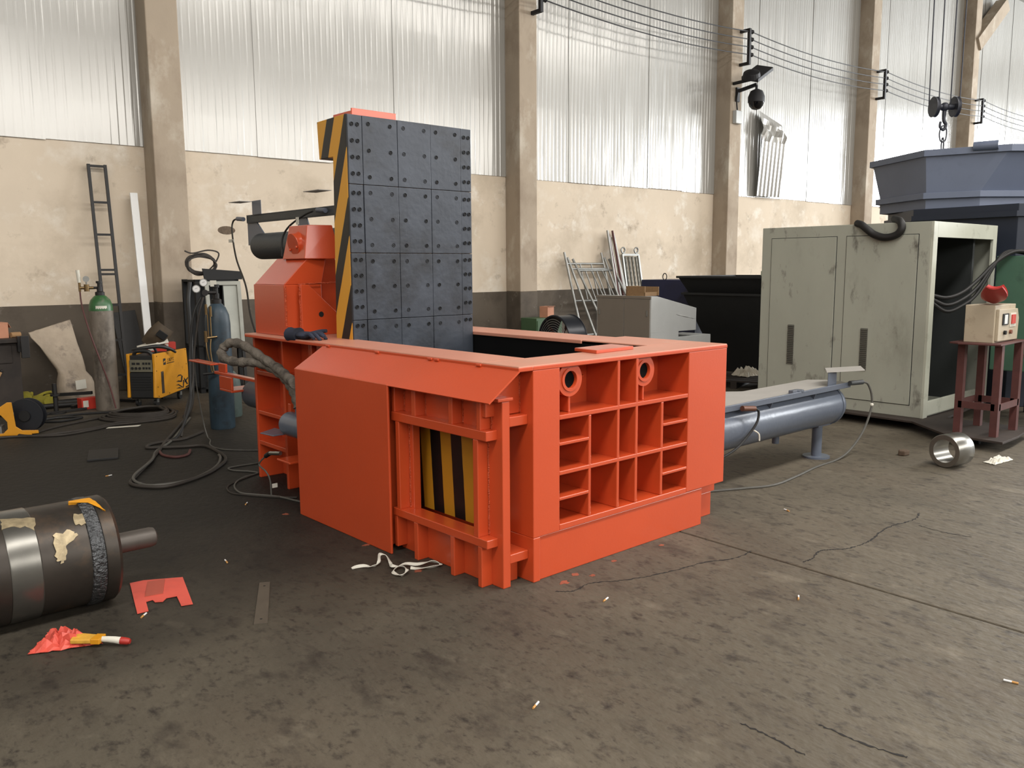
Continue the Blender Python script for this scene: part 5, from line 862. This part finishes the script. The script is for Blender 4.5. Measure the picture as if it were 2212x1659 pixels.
# at the second column
m_gcab = M('green_tool_cabinet', (76, 104, 72), 0.6, 0, 0.08, 5)
gcab = thing('tool_cabinet', 'low green steel cabinet at the foot of the second wall column', 'cabinet', W(7.15, 8.0), WA)
sub(gcab, 'cabinet_body', B().box(0, 0.62, 0, 0.42, 0.04, 0.7), m_gcab, bevel=0.005); gd_ = sub(gcab, 'door', B().box(0.02, 0.6, -0.012, 0, 0.08, 0.66), m_gcab, bevel=0.003); sub(gd_, 'handle', B().box(0.5, 0.52, -0.03, -0.01, 0.35, 0.45), m_galv)
for x in (0.03, 0.53): sub(gcab, 'foot', B().box(x, x + 0.06, 0.02, 0.4, 0, 0.04), m_black_steel)
bx2 = thing('cardboard_box', 'salmon cardboard box on the green cabinet behind the drum fan', 'box', W(7.56, 8.18, 0.70), 0.2); sub(bx2, 'box_body', B().box(-0.1, 0.1, -0.09, 0.09, 0, 0.2), m_pinkcard, bevel=0.003); sub(bx2, 'box_flap', B().box(-0.1, 0.1, -0.12, -0.088, 0.198, 0.202), m_pinkcard)
for k, (al, r, h) in enumerate(((6.15, 0.1, 0.72), (6.35, 0.13, 0.62))):
    o = tag(B().bar((0, 0, 0), (-0.06, 0.22, h), 0.2, 0.03, (0, 1, 0)).build('wood_board', m_brownleather if k else m_black_steel, None, False, 0.004), ['dark board leaning on the wall just right of the press lid', 'brown board leaning on the wall left of the second column'][k], 'board', 'boards by the second column'); o.location = W(al, 8.62); o.rotation_euler = (0, 0, WA)
# scaffold frames, tube bundle and trellis on the back wall
def frame(name, al, off, lean, hgt, wid, label):
    t = thing(name, label, 'scaffolding', W(al, off), WA, 'scaffold frames'); ptn = lambda x, z: Vector((x + 0.1 * z / hgt * lean, (8.82 - off) * z / hgt, z))
    for x in (0, wid):
        sub(t, 'upright', B().cyl(ptn(x, 0), ptn(x, hgt), 0.024, 10), m_galv, True)
    for z in (0.3, 0.95, hgt - 0.22): sub(t, 'cross_tube', B().cyl(ptn(0, z), ptn(wid, z), 0.02, 10), m_galv, True)
    for x in (wid * 0.35, wid * 0.65): sub(t, 'inner_tube', B().cyl(ptn(x, 0.95), ptn(x, hgt - 0.22), 0.014, 8), m_galv, True)
    return t
frame('scaffolding_section', 8.72, 8.35, -1.2, 1.88, 1.02, 'rearmost galvanised scaffold frame leaning on the wall')
frame('scaffolding_section', 8.85, 8.05, -1.6, 1.78, 1.02, 'middle galvanised scaffold frame leaning on the wall')
frame('scaffolding_section', 9.05, 7.85, -2.2, 1.75, 1.02, 'front galvanised scaffold frame leaning at the lowest angle')
for k in range(6):
    dx = 0.07 * k; o = B().cyl((0, 0, 0), (-0.10 - 0.02 * (k % 3), 0.42 + 0.02 * k, 2.32 - 0.06 * (k % 3)), 0.022, 10).build('scaffold_tube', m_rust if k in (1, 3) else m_galv, None, True)
    tag(o, ['first tube from the left in the upright bundle on the wall', 'left reddish tube in the upright bundle', 'third tube in the upright bundle', 'right reddish tube in the upright bundle', 'fifth tube in the upright bundle beside the trellis', 'rightmost tube of the upright bundle by the trellis'][k], 'tube', 'upright tube bundle'); o.location = W(9.86 + dx, 8.36)
tl = thing('hook_plank', 'perforated steel scaffold plank with ring hooks standing on end', 'scaffold plank', W(10.22, 8.45), WA); tp_ = lambda x, z: Vector((x, 0.36 * z / 1.9, z))
for x in (0.0, 0.48): sub(tl, 'side_rail', B().bar(tp_(x, 0), tp_(x, 1.85), 0.04, 0.04, (0, 1, 0)), m_galv)
sub(tl, 'end_bar', B().bar(tp_(0, 1.84), tp_(0.48, 1.84), 0.04, 0.04), m_galv); sub(tl, 'end_bar', B().bar(tp_(0, 0.03), tp_(0.48, 0.03), 0.04, 0.04), m_galv)
for k in range(4): sub(tl, 'tread_strip', B().tube([tp_(0.08 + 0.105 * k + 0.008 * (i % 2), 0.05 + 1.75 * i / 34) + Vector((0, 0.01 * (i % 2), 0)) for i in range(35)], 0.03, 6), M('punched_galv', (140, 138, 130), 0.5, 0.4, 0.25, 40))
for x in (0.04, 0.44): sub(tl, 'ring_hook', B().tube([tp_(x, 1.93) + Vector((0.055 * math.cos(a), 0, 0.055 * math.sin(a))) for a in [2 * math.pi * i / 16 for i in range(16)]], 0.017, 8, True), m_galv, True)
# dark bins
m_bin = M('black_bin_steel', (22, 24, 25), 0.65, 0.0, 0.2, 5)
def bin_(name, label, z0, z1, x0, y0, x1, y1, ins):
    t = thing(name, label, 'bin', (x0, y0, z0), 0.0, 'stacked black bins'); w, l, h = x1 - x0, y1 - y0, z1 - z0
    o_ = [Vector((ins, ins, 0)), Vector((w - ins, ins, 0)), Vector((w - ins, l - ins, 0)), Vector((ins, l - ins, 0))]; u_ = [Vector((0, 0, h)), Vector((w, 0, h)), Vector((w, l, h)), Vector((0, l, h))]
    i_ = [Vector((0.03, 0.03, h)), Vector((w - 0.03, 0.03, h)), Vector((w - 0.03, l - 0.03, h)), Vector((0.03, l - 0.03, h))]; j_ = [v + Vector((0.03 if v.x < w / 2 else -0.03, 0.03 if v.y < l / 2 else -0.03, 0.03)) for v in o_]
    sub(t, 'bin_shell', B().loft([o_, u_, i_, j_]), m_bin); sub(t, 'bin_rim', B().loft([[v + Vector((0, 0, -0.02)) for v in u_], [v * 1.0 + Vector((-0.02 if v.x < w / 2 else 0.02, -0.02 if v.y < l / 2 else 0.02, -0.02)) for v in u_], [v + Vector((-0.02 if v.x < w / 2 else 0.02, -0.02 if v.y < l / 2 else 0.02, 0.012)) for v in u_], [v + Vector((0, 0, 0.012)) for v in u_], [v + Vector((0, 0, -0.02)) for v in u_]], False), m_bin)
bin_('steel_bin', 'lower of the two flared black steel bins behind the console', 0.0, 1.19, 7.75, 2.9, 9.3, 4.9, 0.42); bin_('steel_bin', 'upper flared black steel bin nested on the other bin', 0.72, 1.44, 7.75, 2.9, 9.3, 5.0, 0.36)
m_navy = M('navy_steel_box', (30, 36, 72), 0.5, 0, 0.1, 4)
nb = thing('navy_box', 'tall navy blue steel box behind the black bins', 'box', (8.3, 5.42, 0)); sub(nb, 'box_body', B().box(0, 1.0, -0.35, 0.75, 0, 1.38), m_navy, bevel=0.008); sub(nb, 'lifting_eye', B().tube([(0.05, 0.3 + 0.04 * math.cos(a), 1.43 + 0.055 * math.sin(a)) for a in [2 * math.pi * i / 14 for i in range(14)]], 0.008, 6, True), m_black_steel, True)
sw_ = thing('junction_unit', 'small pale green box on the rim of the black bin', 'box', (7.95, 3.55, 1.452)); sub(sw_, 'unit_body', B().box(0, 0.18, -0.14, 0.14, 0, 0.07), M('pale_green', (150, 160, 140), 0.6), bevel=0.004); sub(sw_, 'unit_cap', B().cyl((0.05, 0.1, 0.07), (0.05, 0.1, 0.095), 0.03, 10), m_black_steel, True)
for k in range(2):
    z0 = 0.0 if k == 0 else 0.0; px = 6.75 if k == 0 else 6.95; py = 2.85 if k == 0 else 5.1
    pt = thing('pallet', ['dark wooden pallet on the floor right of the press corner', 'dark wooden pallet further back before the navy box'][k], 'pallet', (px, py, 0), 0.3, 'dark pallets')
    for y in (0, 0.35, 0.7): sub(pt, 'stringer', B().box(0, 0.8, y, y + 0.08, 0, 0.09), m_bench)
    for x in (0, 0.17, 0.34, 0.51, 0.68): sub(pt, 'deck_board', B().box(x, x + 0.12, 0, 0.78, 0.09, 0.11), m_bench)
solo(B().rag([(-0.2, -0.14), (0.18, -0.16), (0.2, 0.14), (-0.16, 0.16)], 0.12, 9, 12), 'white_rag', M('white_cotton', (216, 208, 190), 0.9), 'crumpled white rag on the dark pallet beside the enclosure', 'rag', loc=(7.2, 3.4, 0.11))
# machined ring, rag, stone on the floor
tag(B().lathe([(0.092, -0.1), (0.128, -0.1), (0.133, -0.094), (0.133, 0.094), (0.128, 0.1), (0.092, 0.1)], (0, 0, 0.133), (0.98, -0.2, 0), 48, True).build('steel_ring', m_steel, None, True), 'thick shiny machined steel ring lying on the floor by the trolley', 'ring').location = (4.18, -0.43, 0)
solo(B().rag([(-0.16, -0.03), (0.15, -0.07), (0.16, 0.04), (-0.13, 0.07)], 0.035, 4, 10), 'cotton_rag', m_paper, 'small pale rag on the floor right of the steel ring', 'rag', loc=(4.62, -0.63, 0))
solo(B().prism([(-0.04, -0.03), (0.04, -0.04), (0.05, 0.02), (0.0, 0.04), (-0.05, 0.02)], 'z', 0, 0.045), 'wood_chunk', M('brown_chunk', (96, 78, 62), 0.9, 0, 0.25, 15), 'small brown block on the floor left of the steel ring', 'block', bevel=0.01, loc=(4.30, 0.0, 0))
butts = [(0.1, -0.4, 0.3, 'before the grid end of the press'), (0.803, -1.018, 0.5, 'between press and the long floor joint'), (-0.832, -0.893, 0.4, 'nearest the picture bottom centre'), (-1.03, 1.378, 1.4, 'behind the flat steel strip'),
         (0.643, -2.005, 1.8, 'at the right picture edge'), (-1.62, 0.93, 0.8, 'beside the coral bag handle'), (-0.9, 3.9, 0.2, 'left of the hose loop'), (-0.45, 2.4, 0.9, 'by the cable loops left of the press'), (2.1, -0.2, 1.2, 'right of the press foot block')]
for x, y, a, lb in butts:
    t = thing('cigarette_butt', 'pale cigarette butt on the floor ' + lb, 'cigarette butt', (x, y, 0.0045), a, 'cigarette butts'); sub(t, 'paper', B().cyl((0.0, 0, 0), (0.028, 0, 0), 0.0042, 10), m_white, True); sub(t, 'filter', B().cyl((-0.022, 0, 0), (0.0, 0, 0), 0.0043, 10), M('cork_filter', (206, 152, 84), 0.7), True)
# dried paint drips on the concrete round the press
m_over = M('dried_orange_paint', (150, 78, 54), 0.8, 0, 0.2, 20)
rnd = random.Random(21)
for x, y, r in ((0.12, -0.1, 0.035), (0.24, -0.06, 0.025), (0.3, -0.13, 0.02), (0.55, -0.06, 0.02), (-0.33, 0.55, 0.03), (-0.31, 1.1, 0.025), (-0.36, 2.0, 0.03), (0.95, -0.07, 0.02)):
    pts = [(x + r * rnd.uniform(0.5, 1.3) * math.cos(2 * math.pi * k / 12), y + r * rnd.uniform(0.3, 0.9) * math.sin(2 * math.pi * k / 12)) for k in range(12)]
    o = B().prism(pts, 'z', 0.0, 0.0012).build('paint_drip', m_over, fl); o.matrix_parent_inverse = Matrix.Rotation(WA, 4, 'Z').inverted()
# ------------------------------------------------------------------ wall fittings
m_iron = M('black_iron', (34, 33, 36), 0.6, 0.2, 0.1, 10)
BZ = [6.66, 6.5, 6.34, 6.18]
for k, al in enumerate(PIL):
    t = thing('busbar_bracket', 'black insulator bracket for the crane wires %s' % ['on the column by the ladder', 'on the column right of the lid', 'above the flood lamp', 'on the column left of the hopper', 'on the column behind the crane hook', 'on the last column'][k], 'bracket', W(al + 0.3, 8.5, 5.96), WA, 'crane wire brackets')
    sub(t, 'arm', B().box(-0.03, 0.03, -0.22, 0.0, 0.0, 0.06).box(-0.03, 0.03, -0.22, 0.0, 0.7, 0.76), m_iron); sub(t, 'spine', B().box(-0.03, 0.03, -0.26, -0.2, 0.0, 0.76), m_iron)
    for z in BZ: sub(t, 'insulator', B().lathe([(0.03, 0), (0.045, 0.03), (0.03, 0.05), (0.045, 0.08), (0.02, 0.1)], (0.03, -0.23, z - 5.96), (1, 0, 0), 12), m_iron, True)
for j, z in enumerate(BZ):
    pts = []
    for k in range(len(PIL) - 1):
        a0, a1 = PIL[k] + 0.36, PIL[k + 1] + 0.36
        for i in range(12):
            u = i / 12; pts.append(W(a0 + (a1 - a0) * u, 8.27, z - 0.5 * u * (1 - u)))
    tag(B().tube(pts, 0.011, 6).build('crane_wire', m_iron, None, True), ['topmost crane supply wire along the wall', 'second crane supply wire from the top', 'third crane supply wire from the top', 'lowest crane supply wire along the wall'][j], 'wire', 'crane supply wires')
fl_ = thing('flood_lamp', 'black flood lamp on the third wall column above the dome camera', 'lamp', W(13.42, 8.5, 5.52), WA)
hm_ = Matrix.Translation((0.12, -0.45, 0.12)) @ Matrix.Rotation(math.radians(-30), 4, 'Y') @ Matrix.Rotation(math.radians(18), 4, 'X')
sub(fl_, 'lamp_head', B().box(-0.2, 0.45, -0.2, 0.2, 0.0, 0.08).lathe([(0.2, 0), (0.17, 0.12), (0.05, 0.16)], (-0.12, 0, 0.05), (0, 0, 1), 20).xf(hm_), m_iron, bevel=0.01); sub(fl_, 'lamp_glass', B().box(0.05, 0.4, -0.15, 0.15, -0.008, 0.002).xf(hm_), M('lamp_glass_grey', (150, 150, 150), 0.2), bevel=0.003)
sub(fl_, 'lamp_arm', B().cyl((0.0, 0.0, 0.05), (-0.02, -0.45, 0.06), 0.035, 12), m_iron, True)
cm_ = thing('dome_camera', 'black dome security camera on a bracket under the flood lamp', 'camera', W(13.56, 8.5, 5.0), WA)
sub(cm_, 'bracket', B().bar((0, 0, 0.42), (0.12, -0.42, 0.52), 0.05, 0.07).box(-0.06, 0.06, -0.04, 0, 0.2, 0.5).cyl((0.12, -0.42, 0.4), (0.12, -0.42, 0.5), 0.03, 10), m_iron, True)
dm = sub(cm_, 'housing', B().lathe([(0.05, 0.42), (0.13, 0.38), (0.18, 0.26), (0.18, 0.14)], (0.12, -0.42, 0), (0, 0, 1), 24), m_iron, True); sub(dm, 'dome', B().lathe([(0.01, -0.02), (0.09, 0.0), (0.15, 0.06), (0.17, 0.14)], (0.12, -0.42, 0), (0, 0, 1), 24), M('dome_glass', (16, 16, 18), 0.1), True)
jb = thing('junction_box', 'small grey junction box below the dome camera', 'junction box', W(13.42, 8.5, 4.72), WA); sub(jb, 'box_body', B().box(0, 0.22, -0.1, 0, 0, 0.28), m_desk2, bevel=0.01); sub(jb, 'conduit', B().tube(spline([(0.1, -0.05, 0.28), (0.05, -0.06, 0.5), (0.12, -0.04, 0.7)]), 0.015, 8), m_iron, True)
